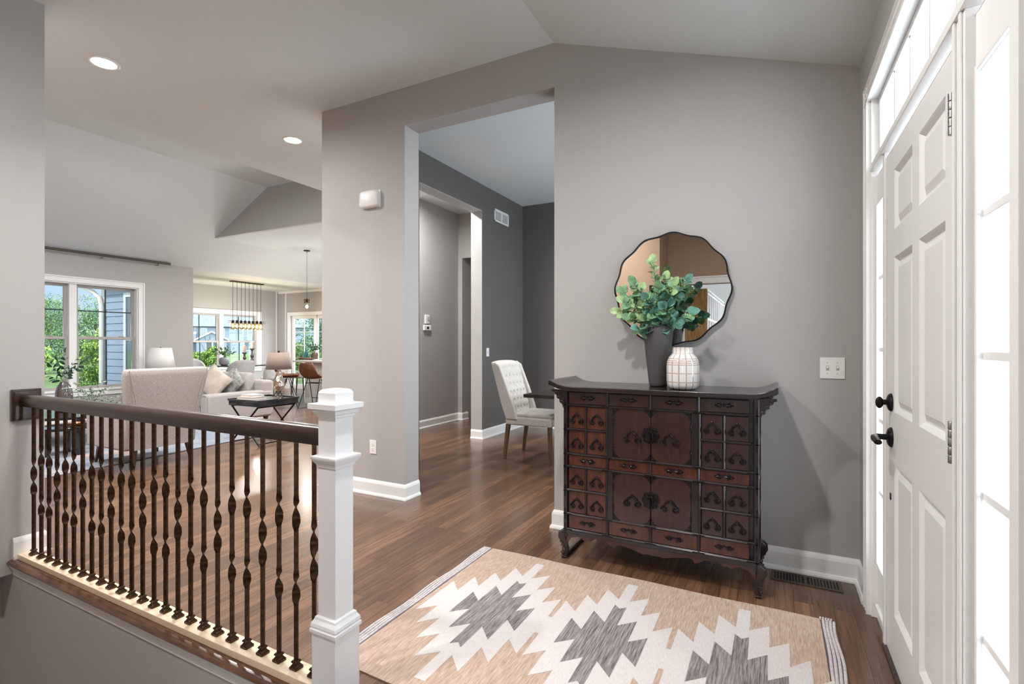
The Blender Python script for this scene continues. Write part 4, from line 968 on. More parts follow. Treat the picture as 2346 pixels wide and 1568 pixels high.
# recessed downlights
def downlight(label, x, y, z, grp='recessed ceiling lights', energy=38, spread=170):
    o = thing('recessed_light', label, 'ceiling light', (x, y, z), group=grp)
    g = G(); g.lathe([(0.098, 0.0), (0.098, -0.004), (0.090, -0.008), (0.078, -0.006), (0.074, 0.0)], n=40, cap=False); g.obj('trim_ring', M_trim, o)
    G().lathe([(0.078, -0.0045), (0.078, -0.0035)], n=40).obj('diffuser', mat('lamp_glow', (1, 1, 1), 0.5, emit=((1.0, 0.93, 0.84), 9)), o, smooth=0)
    l = light('recessed_light_beam', 'AREA', (x, y, z - 0.012), energy, (1.0, 0.975, 0.955), shape='DISK', size=0.15, spread=math.radians(spread)); l.parent = o; l.matrix_parent_inverse = mw(o).inverted()
    return o
downlight('recessed ceiling light nearer the stairs, larger of the two in view', -4.401, 1.908, ZF, energy=26)
downlight('recessed ceiling light nearer the wall pier, smaller of the two in view', -4.36, 3.523, ZF, energy=26)
# ================================================================ DINING ROOM FURNITURE
M_linen = weave('linen_oatmeal', (0.50, 0.47, 0.43), (0.66, 0.63, 0.59), 180, 180, 0.7)
M_legw = mat('chair_leg_wood', (0.14, 0.085, 0.045), 0.45, noise=(8, 0.3, (6, 6, 1)))
dc = thing('dining_chair', 'oatmeal tufted high-back dining chair at the dark dining table', 'chair', (-2.38, 5.14, 0))
g = G()     # reclined tufted back with side wings; local: chair faces +x
ny, nz_ = 40, 46
def backpt(u, v, off):      # u 0..1 across, v 0..1 up
    y = (u - 0.5) * (0.46 + 0.07 * v); z = 0.44 + 0.62 * v + (0.02 * (1 - abs(2 * u - 1) ** 3) if v > 0.8 else 0)
    x = -0.22 - 0.17 * v ** 1.3 + off; return (x, y, z)
rows = []
for k in range(nz_ + 1):
    v = k / nz_; r = []
    for j in range(ny + 1):
        u = j / ny; row = (1 - v) * 7 + 0.2; cu = u * 6 + (0.5 if int(round(row)) % 2 else 0)
        dz_ = abs(row - round(row)); du = abs(cu - round(cu)); dd = math.hypot(du * 0.8, dz_)
        tuft = -0.035 * math.exp(-(dd / 0.20) ** 2) - 0.008 * math.exp(-((abs(abs(cu - math.floor(cu) - 0.5) - abs(row - math.floor(row) - 0.5))) / 0.12) ** 2)
        edge = min(1, min(u, 1 - u) * 10, (1 - v) * 12)
        if u < 0.1 or u > 0.9 or v > 0.95: tuft = 0
        r.append(g.v(backpt(u, v, 0.075 * math.sqrt(max(0.02, edge)) - 0.01 + tuft)))
    rows.append(r)
for A, B in zip(rows, rows[1:]):
    for j in range(ny): g.face([A[j], A[j + 1], B[j + 1], B[j]])
bk = [[g.v(backpt(j / 8, k / 8, -0.035)) for j in range(9)] for k in range(9)]
for A, B in zip(bk, bk[1:]):
    for j in range(8): g.face([A[j], A[j + 1], B[j + 1], B[j]])
bmesh.ops.recalc_face_normals(g.b, faces=g.b.faces)
be = [e for e in g.b.edges if e.is_boundary]; 
try: bmesh.ops.bridge_loops(g.b, edges=be)
except Exception: pass
g.obj('backrest', M_linen, dc, smooth=70)
for s in (-1, 1):
    g = G(); P = [(-0.235, 0.44), (-0.10, 0.44), (-0.13, 0.56), (-0.20, 0.75), (-0.27, 0.92), (-0.315, 1.03), (-0.37, 1.065), (-0.425, 1.06), (-0.37, 0.86), (-0.30, 0.62)]
    y0 = 0.235; g.prism(P, 'y', s * y0, s * (y0 + 0.045)); g.obj('side_wing', M_linen, dc, smooth=50, bevel=0.016, seg=4)
g = G(); g.box(-0.25, 0.30, -0.26, 0.26, 0.38, 0.475); g.obj('seat', M_linen, dc, smooth=60, bevel=0.02, seg=3)
g = G(); g.box(-0.18, 0.305, -0.25, 0.25, 0.47, 0.515); g.obj('seat_cushion', M_linen, dc, smooth=60, bevel=0.028, seg=4)
for x, y, sp in ((-0.22, -0.24, -0.05), (-0.22, 0.24, -0.05), (0.27, -0.23, 0.01), (0.27, 0.23, 0.01)):
    g = G(); g.frustum(x + sp - 0.015, x + sp + 0.015, y - 0.015, y + 0.015, 0, x - 0.022, x + 0.022, y - 0.022, y + 0.022, 0.39); g.obj('leg', M_legw, dc, smooth=0, bevel=0.003)
dt = thing('dining_table', 'dark wooden dining table with thin top in the dim dining room', 'table', (-1.30, 5.10, 0))
M_dtab = mat('dark_table_wood', (0.035, 0.028, 0.025), 0.28, noise=(5, 0.5, (2, 20, 2)))
G().box(-0.97, 0.97, -0.50, 0.50, 0.722, 0.757).obj('tabletop', M_dtab, dt, smooth=0, bevel=0.003)
G().box(-0.62, 0.62, -0.30, 0.30, 0.66, 0.7215).obj('apron', M_dtab, dt, smooth=0)
for x in (-0.56, 0.56):
    for y in (-0.25, 0.25): G().frustum(x - 0.025, x + 0.025, y - 0.025, y + 0.025, 0, x - 0.035, x + 0.035, y - 0.035, y + 0.035, 0.70).obj('leg', M_dtab, dt, smooth=0, bevel=0.004)

# ================================================================ LIVING ROOM
M_chairf = weave('tweed_taupe', (0.30, 0.275, 0.255), (0.43, 0.40, 0.38), 110, 110, 0.6)
M_dwood = mat('dark_walnut', (0.045, 0.024, 0.016), 0.35, noise=(6, 0.4, (8, 8, 1)))
ac = thing('armchair', 'taupe upholstered armchair seen from behind with dark tapered legs', 'armchair', (-5.65, 2.98, 0))
# local: back plane near x = 0, chair faces -x
def loft(g, secs, n=24, e=0.35, cap=True):
    """secs: (cx, cy, z, hx, hy) superellipse sections stacked in z"""
    rings = []
    for cx_, cy_, z, hx, hy in secs:
        r = []
        for i in range(n):
            a = 2 * PI * (i + 0.5) / n; c_, s_ = math.cos(a), math.sin(a)
            r.append(g.v((cx_ + hx * math.copysign(abs(c_) ** e, c_), cy_ + hy * math.copysign(abs(s_) ** e, s_), z)))
        rings.append(r)
    for A, B in zip(rings, rings[1:]):
        for i in range(n): g.face([A[i], A[(i + 1) % n], B[(i + 1) % n], B[i]])
    if cap: g.face(rings[0][::-1]); g.face(rings[-1])
g = G(); loft(g, [(-0.055, 0.0, 0.20, 0.055, 0.285), (-0.055, 0.0, 0.30, 0.06, 0.30), (-0.03, 0.005, 0.50, 0.065, 0.335), (0.015, 0.01, 0.80, 0.06, 0.385), (0.04, 0.012, 0.95, 0.058, 0.405), (0.05, 0.012, 0.995, 0.052, 0.402), (0.052, 0.012, 1.015, 0.035, 0.39), (0.052, 0.012, 1.02, 0.01, 0.36)], 28, 0.28)
g.obj('backrest', M_chairf, ac, smooth=60)
g = G(); P = [(y, z) for y, z in ((-0.37, 1.01), (-0.30, 0.70), (-0.26, 0.35), (-0.24, 0.21))]
g.tube([(0.10 if z > 0.9 else 0.075 if z > 0.6 else 0.02, y + 0.005, z) for y, z in P], 0.004, 6); g.tube([(0.10 if z > 0.9 else 0.075 if z > 0.6 else 0.02, -y + 0.02, z) for y, z in P], 0.004, 6)
g.obj('piping', M_chairf, ac)
G().box(-0.80, -0.04, -0.33, 0.33, 0.20, 0.34).obj('seat_frame', M_chairf, ac, smooth=60, bevel=0.02, seg=3)
G().box(-0.82, -0.06, -0.26, 0.26, 0.34, 0.48).obj('seat_cushion', M_chairf, ac, smooth=60, bevel=0.05, seg=4)
for s in (-1, 1):
    g = G(); P = [(-0.78, 0.20), (-0.04, 0.20), (0.02, 0.66), (-0.16, 0.60), (-0.50, 0.575), (-0.76, 0.57), (-0.80, 0.54)]
    g.prism(P, 'y', s * 0.26, s * 0.35); g.obj('armrest', M_chairf, ac, smooth=60, bevel=0.025, seg=3)
for x, y, dx, dy in ((-0.04, -0.26, 0.03, -0.02), (-0.04, 0.26, 0.03, 0.02), (-0.70, -0.25, -0.05, -0.03), (-0.70, 0.27, -0.03, 0.04)):
    zl = 0.0145 if x < -0.3 else 0.001
    g = G(); g.frustum(x + dx - 0.012, x + dx + 0.012, y + dy - 0.012, y + dy + 0.012, zl, x - 0.026, x + 0.026, y - 0.026, y + 0.026, 0.21); g.obj('leg', M_dwood, ac, smooth=0, bevel=0.004)

M_sofa = weave('sofa_greige', (0.36, 0.335, 0.32), (0.46, 0.43, 0.415), 160, 160, 0.7)
so = thing('sofa', 'light greige sofa with piped low arms beyond the armchair', 'sofa', (-8.45, 5.15, 0))
g = G(); g.box(-0.905, 0.905, -0.50, 0.50, 0.07, 0.30); g.obj('base', M_sofa, so, smooth=60, bevel=0.02, seg=3)
for s in (-1, 1):
    g = G(); g.box(s * 0.73, s * 0.92, -0.58, 0.54, 0.055, 0.50); g.obj('armrest', M_sofa, so, smooth=60, bevel=0.045, seg=4)
    g = G(); g.tube([(s * 0.735, -0.583, 0.08), (s * 0.735, -0.585, 0.47), (s * 0.76, -0.585, 0.49), (s * 0.89, -0.585, 0.49), (s * 0.915, -0.583, 0.47), (s * 0.915, -0.583, 0.08)], 0.005, 6); g.obj('piping', M_sofa, so)
g = G(); g.box(-0.91, 0.91, 0.34, 0.57, 0.065, 0.66); g.obj('back_frame', M_sofa, so, smooth=60, bevel=0.05, seg=4)
M_quilt = weave('quilt_grey', (0.40, 0.40, 0.41), (0.47, 0.47, 0.48), 160, 160, 0.7)
for k in (-1, 0, 1):
    g = G(); g.box(-0.24 + k * 0.485, 0.24 + k * 0.485, -0.56, 0.20, 0.30, 0.42); g.obj('seat_cushion', M_sofa, so, smooth=60, bevel=0.035, seg=4)
    g = G(); loft(g, [(k * 0.485, 0.26, 0.41, 0.23, 0.09), (k * 0.485, 0.25, 0.50, 0.24, 0.12), (k * 0.485, 0.27, 0.68, 0.235, 0.11), (k * 0.485, 0.29, 0.765, 0.22, 0.08), (k * 0.485, 0.295, 0.785, 0.16, 0.03)], 28, 0.4); g.obj('back_cushion', M_sofa, so, smooth=60)
for x in (-0.84, 0.84):
    for y in (-0.48, 0.46): G().frustum(x - 0.022, x + 0.022, y - 0.022, y + 0.022, 0.0145 if y < 0 else 0.001, x - 0.03, x + 0.03, y - 0.03, y + 0.03, 0.07).obj('foot', M_dwood, so, smooth=0)
def pillow(name, label, loc, rot, w, m, th=0.09):
    g = G(); n = 14
    for s in (1, -1):
        rows = [[g.v(((i / n - 0.5) * w * (1 - 0.10 * math.sin(PI * j / n)), s * th * (math.sin(PI * i / n) * math.sin(PI * j / n)) ** 0.55, (j / n - 0.5) * w * (1 - 0.10 * math.sin(PI * i / n)))) for i in range(n + 1)] for j in range(n + 1)]
        for A, B in zip(rows, rows[1:]):
            for i in range(n): g.face([A[i], A[i + 1], B[i + 1], B[i]])
    bmesh.ops.remove_doubles(g.b, verts=g.b.verts, dist=0.0005)
    o = g.obj(name, m, None, smooth=80); o.location = loc; o.rotation_euler = rot; tag(o, label, 'cushion', 'throw cushions on the sofa'); return o
pillow('throw_pillow', 'cream and blush velvet throw cushion nearest the sofa arm', (-8.02, 4.98, 0.645), (-0.3, 0.62, 0.25), 0.46, mat('blush_velvet', (0.55, 0.47, 0.42), 0.9, sheen=0.6, noise=(7, 0.18)))
pillow('throw_pillow', 'grey striped throw cushion leaning behind the blush one', (-7.93, 5.22, 0.635), (-0.35, 0.7, -0.15), 0.43, weave('grey_stripe_cloth', (0.20, 0.205, 0.20), (0.44, 0.44, 0.42), 30, 30, 0.5))
pillow('throw_pillow', 'plain grey throw cushion at the back of the sofa, left of the blush one', (-8.42, 5.19, 0.645), (-0.3, 0.45, 0.0), 0.42, M_quilt)

# living room rug
def rug_mat():
    m = bpy.data.materials.new('distressed_rug'); m.use_nodes = True; t = m.node_tree; b = t.nodes['Principled BSDF']; L = t.links.new
    tcn = N(t, 'ShaderNodeTexCoord'); n1 = N(t, 'ShaderNodeTexNoise', Scale=1.3, Detail=6.0, Roughness=0.7, Distortion=1.0); L(tcn.outputs['Object'], n1.inputs[0])
    r = N(t, 'ShaderNodeValToRGB'); e = r.color_ramp.elements; e[0].position = 0.30; e[0].color = (0.12, 0.15, 0.21, 1); e[1].position = 0.75; e[1].color = (0.34, 0.21, 0.15, 1)
    for p, c in ((0.42, (0.30, 0.31, 0.34)), (0.52, (0.20, 0.24, 0.30)), (0.60, (0.34, 0.31, 0.31))): q = r.color_ramp.elements.new(p); q.color = (*c, 1)
    L(n1.outputs['Fac'], r.inputs[0]); L(r.outputs[0], b.inputs['Base Color']); b.inputs['Roughness'].default_value = 0.95; return m
lr = thing('area_rug', 'large faded grey and rust area rug under the living room seating', 'rug', (-8.0, 2.95, 0), 0.08)
G().box(-1.85, 1.85, -1.75, 1.75, 0.0005, 0.012).obj('rug_pile', rug_mat(), lr, smooth=0, bevel=0.003)
# coffee tables
M_ctab = mat('ebony_table', (0.012, 0.012, 0.013), 0.12, coat=0.6)
def coffee(label, x, y, r, z):
    o = thing('coffee_table', label, 'coffee table', (x, y, 0), group='round nesting coffee tables')
    G().lathe([(r - 0.004, z - 0.03), (r, z - 0.026), (r, z - 0.004), (r - 0.004, z)], n=48).obj('tabletop', M_ctab, o)
    for k in range(3):
        a = 2 * PI * k / 3 + 0.5; cx_, cy_ = (r - 0.07) * math.cos(a), (r - 0.07) * math.sin(a)
        G().lathe([(0.028, 0.0135), (0.032, z - 0.03)], (cx_, cy_, 0), 20).obj('leg', M_ctab, o)
    return o
coffee('larger round black coffee table carrying the plants', -7.95, 3.10, 0.50, 0.385)
coffee('smaller round black coffee table tucked in front of the larger one', -7.15, 2.72, 0.24, 0.335)
o = G().lathe([(0.03, 0), (0.06, 0.006), (0.075, 0.03), (0.070, 0.03), (0.05, 0.01)], n=28).obj('shallow_dish', mat('copper_glaze', (0.45, 0.16, 0.06), 0.3, 0.5), None); o.location = (-7.10, 2.82, 0.3355); tag(o, 'small orange copper dish on the smaller coffee table', 'dish')
pv = thing('plant_vase', 'smoky reflective glass vase with leafy stems on the coffee table', 'vase', (-8.24, 3.13, 0.386))
G().lathe([(0.085, 0), (0.093, 0.01), (0.095, 0.12), (0.09, 0.25), (0.07, 0.33), (0.045, 0.37), (0.038, 0.385), (0.03, 0.385), (0.03, 0.36)], n=32).obj('vase_body', mat('smoke_glass', (0.11, 0.10, 0.10), 0.08, 0.5, coat=1.0), pv)
M_dleaf = mat('dark_leaf', (0.03, 0.085, 0.045), 0.4, noise=(20, 0.4)); M_dleaf2 = mat('dark_leaf_light', (0.07, 0.15, 0.08), 0.4)
rnd = random.Random(5); pl = thing('leafy_stems', 'dark green leafy stems in the smoky vase before the window', 'plant', (-8.24, 3.13, 0.386 + 0.36))
g = G()
for tx, ty, tz in ((-0.14, -0.14, 0.34), (0.0, 0.02, 0.40), (0.10, 0.14, 0.40), (-0.06, -0.10, 0.22), (0.08, 0.14, 0.24), (-0.12, -0.16, 0.14), (0.0, -0.06, 0.30), (0.13, 0.18, 0.30)):
    pts = [(tx * (i / 6) ** 1.5, ty * (i / 6) ** 1.5, -0.02 + (tz + 0.02) * (i / 6)) for i in range(7)]
    sprig(g, None, pts, 5, 0.10, rnd, (0, 1, 0), roundness=0.42)
g.obj('foliage', [M_dleaf, M_dleaf2, M_dleaf, M_stem, M_bud], pl, smooth=60)
bo = thing('plant_bowl', 'low rough bowl with trailing greenery on the coffee table', 'bowl', (-7.72, 3.22, 0.386))
G().lathe([(0.07, 0), (0.13, 0.05), (0.155, 0.12), (0.145, 0.125), (0.12, 0.10)], n=32).obj('bowl', mat('stone_bowl', (0.38, 0.33, 0.30), 0.8, noise=(30, 0.2)), bo)
g = G()
for k in range(26):
    a = 2 * PI * k / 26 + rnd.uniform(-0.1, 0.1); rr = rnd.uniform(0.10, 0.32); hz = rnd.uniform(-0.02, 0.26) if k % 3 else rnd.uniform(0.15, 0.30)
    pts = [(rr * math.cos(a) * u, rr * math.sin(a) * u, 0.10 + hz * math.sin(u * 1.7)) for u in (0, 0.25, 0.5, 0.75, 1.0)]
    sprig(g, None, pts, 5, 0.045, rnd, (0, 1, 2), roundness=0.4, r=0.002)
g.obj('greenery', [mat('grey_green_leaf', (0.16, 0.24, 0.17), 0.6), mat('silver_leaf', (0.36, 0.42, 0.36), 0.6), M_dleaf, M_stem, M_bud], bo, smooth=60)

# side table, books, mercury lamp
st = thing('side_table', 'black tray-top side table with crossed metal legs by the sofa arm', 'side table', (-5.88, 4.31, 0))
g = G(); g.box(-0.29, 0.29, -0.29, 0.29, 0.49, 0.555); g.box(-0.30, 0.30, -0.30, 0.30, 0.548, 0.560); g.box(-0.30, 0.30, -0.30, -0.287, 0.558, 0.572); g.box(-0.30, 0.30, 0.287, 0.30, 0.558, 0.572); g.box(-0.30, -0.287, -0.30, 0.30, 0.558, 0.572); g.box(0.287, 0.30, -0.30, 0.30, 0.558, 0.572)
g.obj('tray_top', M_ctab, st, smooth=0, bevel=0.003)
for y in (-0.27, 0.27):
    for s in (-1, 1): G().tube([(-0.27 * s, y + 0.008 * s, 0.49), (0.27 * s, y + 0.008 * s, 0.006)], 0.011, 8).obj('leg', M_black, st)
for s in (-1, 1): G().tube([(-0.26 * s, -0.27, 0.48), (-0.26 * s, 0.27, 0.48)], 0.008, 8).obj('crossbar', M_black, st); G().tube([(0.25 * s, -0.27, 0.025), (0.25 * s, 0.27, 0.025)], 0.008, 8).obj('crossbar', M_black, st)
def book(label, loc, rz, w, d, h, cover):
    o = thing('book', label, 'book', loc, rz, group='books on the side table')
    g = G(); g.box(-w / 2, w / 2, -d / 2, d / 2, 0, 0.003); g.box(-w / 2, w / 2, -d / 2, d / 2, h - 0.003, h); g.box(-w / 2, -w / 2 + 0.004, -d / 2, d / 2, 0, h); g.obj('cover', cover, o, smooth=0, bevel=0.001)
    G().box(-w / 2 + 0.004, w / 2 - 0.004, -d / 2 + 0.004, d / 2 - 0.004, 0.003, h - 0.003).obj('pages', mat('book_pages', (0.66, 0.60, 0.54), 0.8), o, smooth=0)
book('lower book of the two on the black side table', (-5.955, 4.19, 0.5605), 0.15, 0.27, 0.21, 0.030, mat('book_cover_grey', (0.55, 0.52, 0.49), 0.6))
book('upper smaller book lying on the other on the side table', (-5.95, 4.20, 0.5915), -0.05, 0.24, 0.17, 0.028, mat('book_cover_cream', (0.60, 0.55, 0.48), 0.6))
lp = thing('table_lamp', 'hexagon-patterned mercury glass lamp with taupe drum shade on side table', 'table lamp', (-5.79, 4.46, 0.5605))
def hexwob(a, z):
    r_ = z / 0.062; k = a / (2 * PI) * 8 + (0.5 if int(round(r_)) % 2 else 0)
    dd = max(abs(k - round(k)) * 2.0, abs(r_ - round(r_)) * 1.6 + abs(k - round(k)) * 0.6)
    return 1 - 0.09 * max(0, 1 - dd) ** 0.8
g = G(); pr = []
for i in range(61):
    z = 0.012 + 0.33 * i / 60; u = i / 60; rr = 0.055 + 0.016 * math.sin(PI * min(1, u * 1.25)) - 0.022 * max(0, u - 0.7) / 0.3; pr.append((rr, z))
g.lathe([(0.055, 0), (0.055, 0.012)] + pr + [(0.012, 0.345), (0.012, 0.40)], n=96, wob=lambda a, z: hexwob(a, z) if 0.012 < z < 0.342 else 1)
g.obj('lamp_base', mat('mercury_glass', (0.62, 0.54, 0.47), 0.14, 1.0, noise=(14, 0.35)), lp, smooth=25)
M_shade1 = weave('shade_taupe', (0.24, 0.18, 0.155), (0.29, 0.22, 0.19), 200, 200, 0.8)
g = G(); 
g.lathe([(0.158, 0.375), (0.128, 0.595)], n=56, cap=False); g.obj('lamp_shade', M_shade1, lp, solid=0.003)
g = G(); g.lathe([(0.010, 0.59), (0.012, 0.60), (0.012, 0.612), (0.004, 0.618)], n=12); g.tube([(0, 0, 0.39), (0, 0, 0.6)], 0.004, 6); [g.tube([(0, 0, 0.592), (0.128 * math.cos(a), 0.128 * math.sin(a), 0.592)], 0.0025, 6) for a in (0, 2.1, 4.2)]
g.obj('finial', M_black, lp)

# curtain rod
rod = thing('curtain_rod', 'long grey curtain rod mounted high above the living room window', 'curtain rod', (XW + 0.10, 3.6, 2.765))
G().tube([(0, -3.5, 0), (0, 1.80, 0)], 0.021, 14).obj('rod', mat('rod_pewter', (0.13, 0.12, 0.10), 0.3, 0.8), rod)
g = G(); g.tube([(0, 1.80, 0), (0, 1.815, 0)], 0.024, 14); g.obj('finial', M_nickel, rod)
for y in (-3.2, -0.9, 0.75, 1.62): g = G(); g.tube([(-0.10, y, -0.045), (0, y, -0.03)], 0.007, 8); g.box(-0.012, 0.012, y - 0.012, y + 0.012, -0.055, -0.028); g.obj('bracket', M_nickel, rod)

# end table and white table lamp behind the armchair
et = thing('end_table', 'small dark end table between the sofa and the window wall', 'side table', (-9.70, 5.06, 0))
G().lathe([(0.21, 0.53), (0.22, 0.535), (0.22, 0.555), (0.21, 0.56)], n=36).obj('tabletop', M_dwood, et)
for k in range(3): a = 2.1 * k; G().tube([(0.15 * math.cos(a), 0.15 * math.sin(a), 0.53), (0.19 * math.cos(a), 0.19 * math.sin(a), 0.002)], 0.012, 8).obj('leg', M_dwood, et)
wl = thing('table_lamp', 'white shaded table lamp with glass base in front of the window wall', 'table lamp', (-9.70, 5.06, 0.5605))
G().lathe([(0.06, 0), (0.065, 0.01), (0.04, 0.02), (0.075, 0.07), (0.085, 0.14), (0.07, 0.22), (0.03, 0.27), (0.012, 0.29), (0.012, 0.34)], n=12).obj('lamp_base', mat('faceted_silver', (0.7, 0.7, 0.68), 0.08, 1.0), wl, smooth=10)
g = G(); g.lathe([(0.225, 0.285), (0.165, 0.635)], n=48, cap=False); g.obj('lamp_shade', mat('shade_white', (0.80, 0.79, 0.77), 0.8), wl, solid=0.003)
g = G(); g.tube([(0, 0, 0.3), (0, 0, 0.64)], 0.004, 6); g.sphere((0, 0, 0.645), 0.012); [g.tube([(0, 0, 0.628), (0.166 * math.cos(a), 0.166 * math.sin(a), 0.628)], 0.0025, 6) for a in (0, 2.1, 4.2)]; g.obj('finial', M_nickel, wl)

# ================================================================ KITCHEN AND DINING NOOK
M_isl = mat('island_paint', (0.72, 0.72, 0.71), 0.4)
isl = thing('kitchen_island', 'white panelled kitchen island with pale stone top', 'kitchen island', (-7.6, 7.9, 0))
g = G(); g.box(-1.25, 1.4, -0.42, 0.45, 0.0, 0.885)
for k in range(27): x = -1.2 + k * 0.1; g.box(x - 0.004, x + 0.004, -0.426, -0.42, 0.16, 0.84) if k % 3 else g.box(x - 0.03, x + 0.03, -0.432, -0.42, 0.12, 0.885)
g.box(-1.27, 1.42, -0.435, 0.46, 0.0, 0.12); g.box(-1.26, 1.41, -0.434, 0.455, 0.84, 0.885)
for k in range(4): y = -0.40 + k * 0.27; g.box(-1.262, -1.25, y - 0.03, y + 0.03, 0.12, 0.885)
g.obj('cabinet_body', M_isl, isl, smooth=0, bevel=0.003)
G().box(-1.42, 1.5, -0.62, 0.55, 0.885, 0.92).obj('countertop', mat('quartz', (0.70, 0.70, 0.69), 0.15, noise=(4, 0.06)), isl, smooth=0, bevel=0.003)
M_cog = mat('cognac_leather', (0.14, 0.052, 0.025), 0.42, noise=(8, 0.35), bump=(60, 0.3, 0.002))
def stool(label, x, y, rz):
    o = thing('counter_stool', label, 'stool', (x, y, 0), rz, group='leather counter stools at the island')
    g = G(); n, m_ = 18, 16; rows = []      # bucket shell; local: faces +y, back at -y
    for k in range(m_ + 1):
        v = k / m_
        if v < 0.5: yb = 0.20 - 0.34 * (v / 0.5); zb = 0.60 - 0.01 * math.sin(v * PI)
        else: w = (v - 0.5) / 0.5; yb = -0.14 - 0.10 * math.sin(w * PI / 2) - 0.04 * w; zb = 0.60 + 0.30 * w ** 1.25
        hw = 0.215 - 0.03 * (abs(v - 0.55) * 2) ** 2 + (-0.04 * max(0, v - 0.85) / 0.15)
        row = []
        for j in range(n + 1):
            u = j / n * 2 - 1; up = 0.055 * abs(u) ** 3 * (1 if v < 0.6 else 0.3); fwd = 0.06 * abs(u) ** 2.5 * (0 if v < 0.45 else 1)
            row.append(g.v((u * hw, yb + fwd, zb + up)))
        rows.append(row)
    for A, B in zip(rows, rows[1:]):
        for j in range(n): g.face([A[j], A[j + 1], B[j + 1], B[j]])
    g.obj('seat_shell', M_cog, o, smooth=70, solid=0.018)
    for s in (-1, 1):
        g = G(); g.tube([(s * 0.15, -0.02, 0.58), (s * 0.21, -0.21, 0.012), (s * 0.21, 0.19, 0.012), (s * 0.15, 0.02, 0.58)], 0.0075, 8); g.obj('leg', M_black, o)
    g = G(); g.tube([(-0.19, 0.14, 0.19), (0.19, 0.14, 0.19)], 0.0075, 8); g.tube([(-0.16, -0.06, 0.50), (0.16, -0.06, 0.50)], 0.007, 8); g.tube([(-0.16, 0.06, 0.50), (0.16, 0.06, 0.50)], 0.007, 8); g.obj('footrest', M_black, o)
    return o
stool('brown leather counter stool nearest the wall pier', -8.02, 6.98, 0.10)
stool('brown leather counter stool partly behind the taupe lamp shade', -8.72, 6.93, -0.75)
# tray and things on the island
tr = G().lathe([(0.12, 0), (0.17, 0.008), (0.30, 0.04), (0.285, 0.045), (0.16, 0.016)], n=36).xf(Matrix.Scale(0.55, 4, (0, 1, 0))).obj('wooden_tray', mat('rustic_wood', (0.25, 0.15, 0.09), 0.6, noise=(9, 0.4)), None); tr.location = (-9.11, 7.72, 0.921); tag(tr, 'long rustic wooden tray on the kitchen island', 'tray')
ZI = 0.921 + 0.0165
b = thing('glass_bottle', 'teal swing-top glass bottle standing on the island tray', 'bottle', (-9.12, 7.70, ZI)); G().lathe([(0.036, 0), (0.038, 0.02), (0.036, 0.13), (0.016, 0.18), (0.013, 0.23), (0.016, 0.235), (0.016, 0.25)], n=20).obj('bottle_body', mat('teal_glass', (0.02, 0.16, 0.17), 0.08, coat=1), b); G().tube([(0.014, 0, 0.20), (0.05, 0, 0.18), (0.05, 0, 0.06), (0.03, 0, 0.04)], 0.006, 8).obj('handle', mat('teal_glass', (0.02, 0.16, 0.17)), b)
M_clear = glass('tumbler_glass', (0.72, 0.80, 0.84), 0.2)
for (x, y, t) in ((-9.25, 7.70, 'clear glass tumbler at the left end of the island tray'), (-8.99, 7.66, 'clear glass tumbler at the right of the teal bottle')):
    o = G().lathe([(0.030, 0), (0.036, 0.004), (0.040, 0.11), (0.037, 0.11), (0.033, 0.008)], n=24).obj('tumbler', M_clear, None); o.location = (x, y, ZI + 0.002); tag(o, t, 'glass', 'tumblers on the island tray')
pt = thing('potted_greenery', 'dark leafy plant in a brown pot on the island tray', 'plant', (-8.88, 7.73, ZI)); G().lathe([(0.06, 0), (0.072, 0.01), (0.075, 0.10), (0.06, 0.14), (0.05, 0.14), (0.05, 0.12)], n=28).obj('pot', mat('bronze_pot', (0.09, 0.06, 0.045), 0.35, 0.4), pt)
g = G(); rnd = random.Random(9)
for k in range(12):
    a = 2 * PI * k / 12; rr = rnd.uniform(0.08, 0.19); pts = [(rr * math.cos(a) * u, rr * 0.7 * math.sin(a) * u, 0.12 + rnd.uniform(0.12, 0.22) * math.sin(u * 1.6)) for u in (0, 0.3, 0.6, 1.0)]
    sprig(g, None, pts, 4, 0.065, rnd, (0, 1, 0), roundness=0.6)
g.obj('foliage', [M_dleaf, M_dleaf2, M_dleaf, M_stem, M_bud], pt, smooth=60)
# pendant
M_warmg = glass('amber_jar', (0.86, 0.70, 0.46), 0.16)
M_bulb = mat('bulb_glow', (1, 0.8, 0.5), 0.5, emit=((1.0, 0.72, 0.38), 6)); M_bulbw = mat('bulb_glow_white', (1, 0.9, 0.8), 0.5, emit=((1.0, 0.86, 0.70), 8))
pe = thing('pendant_light', 'single jar pendant lamp hanging over the kitchen island', 'pendant lamp', (-8.45, 7.16, 3.13))
pe.location = (-8.705, 7.38, 3.23)
g = G(); g.lathe([(0.062, -0.018), (0.065, -0.014), (0.065, 0.0)], n=24); g.tube([(0, 0, -0.018), (0, 0, -0.05)], 0.007, 8); g.obj('canopy', M_black, pe)
G().tube([(0, 0, -0.05), (0, 0, -1.02)], 0.0035, 6).obj('cord', M_black, pe)
g = G(); g.lathe([(0.022, -1.10), (0.026, -1.09), (0.026, -1.03), (0.010, -1.015)], n=16)
for z in (-1.035, -1.10): g.tube([(0.062 * math.cos(t), 0.062 * math.sin(t), z) for t in [2 * PI * i / 24 for i in range(25)]], 0.004, 6)
for a in (0, PI / 2, PI, 3 * PI / 2): g.tube([(0.062 * math.cos(a), 0.062 * math.sin(a), -1.035), (0.062 * math.cos(a), 0.062 * math.sin(a), -1.10)], 0.004, 6); g.tube([(0, 0, -1.035), (0.062 * math.cos(a), 0.062 * math.sin(a), -1.035)], 0.003, 6)
g.obj('socket_cage', M_bronze, pe)
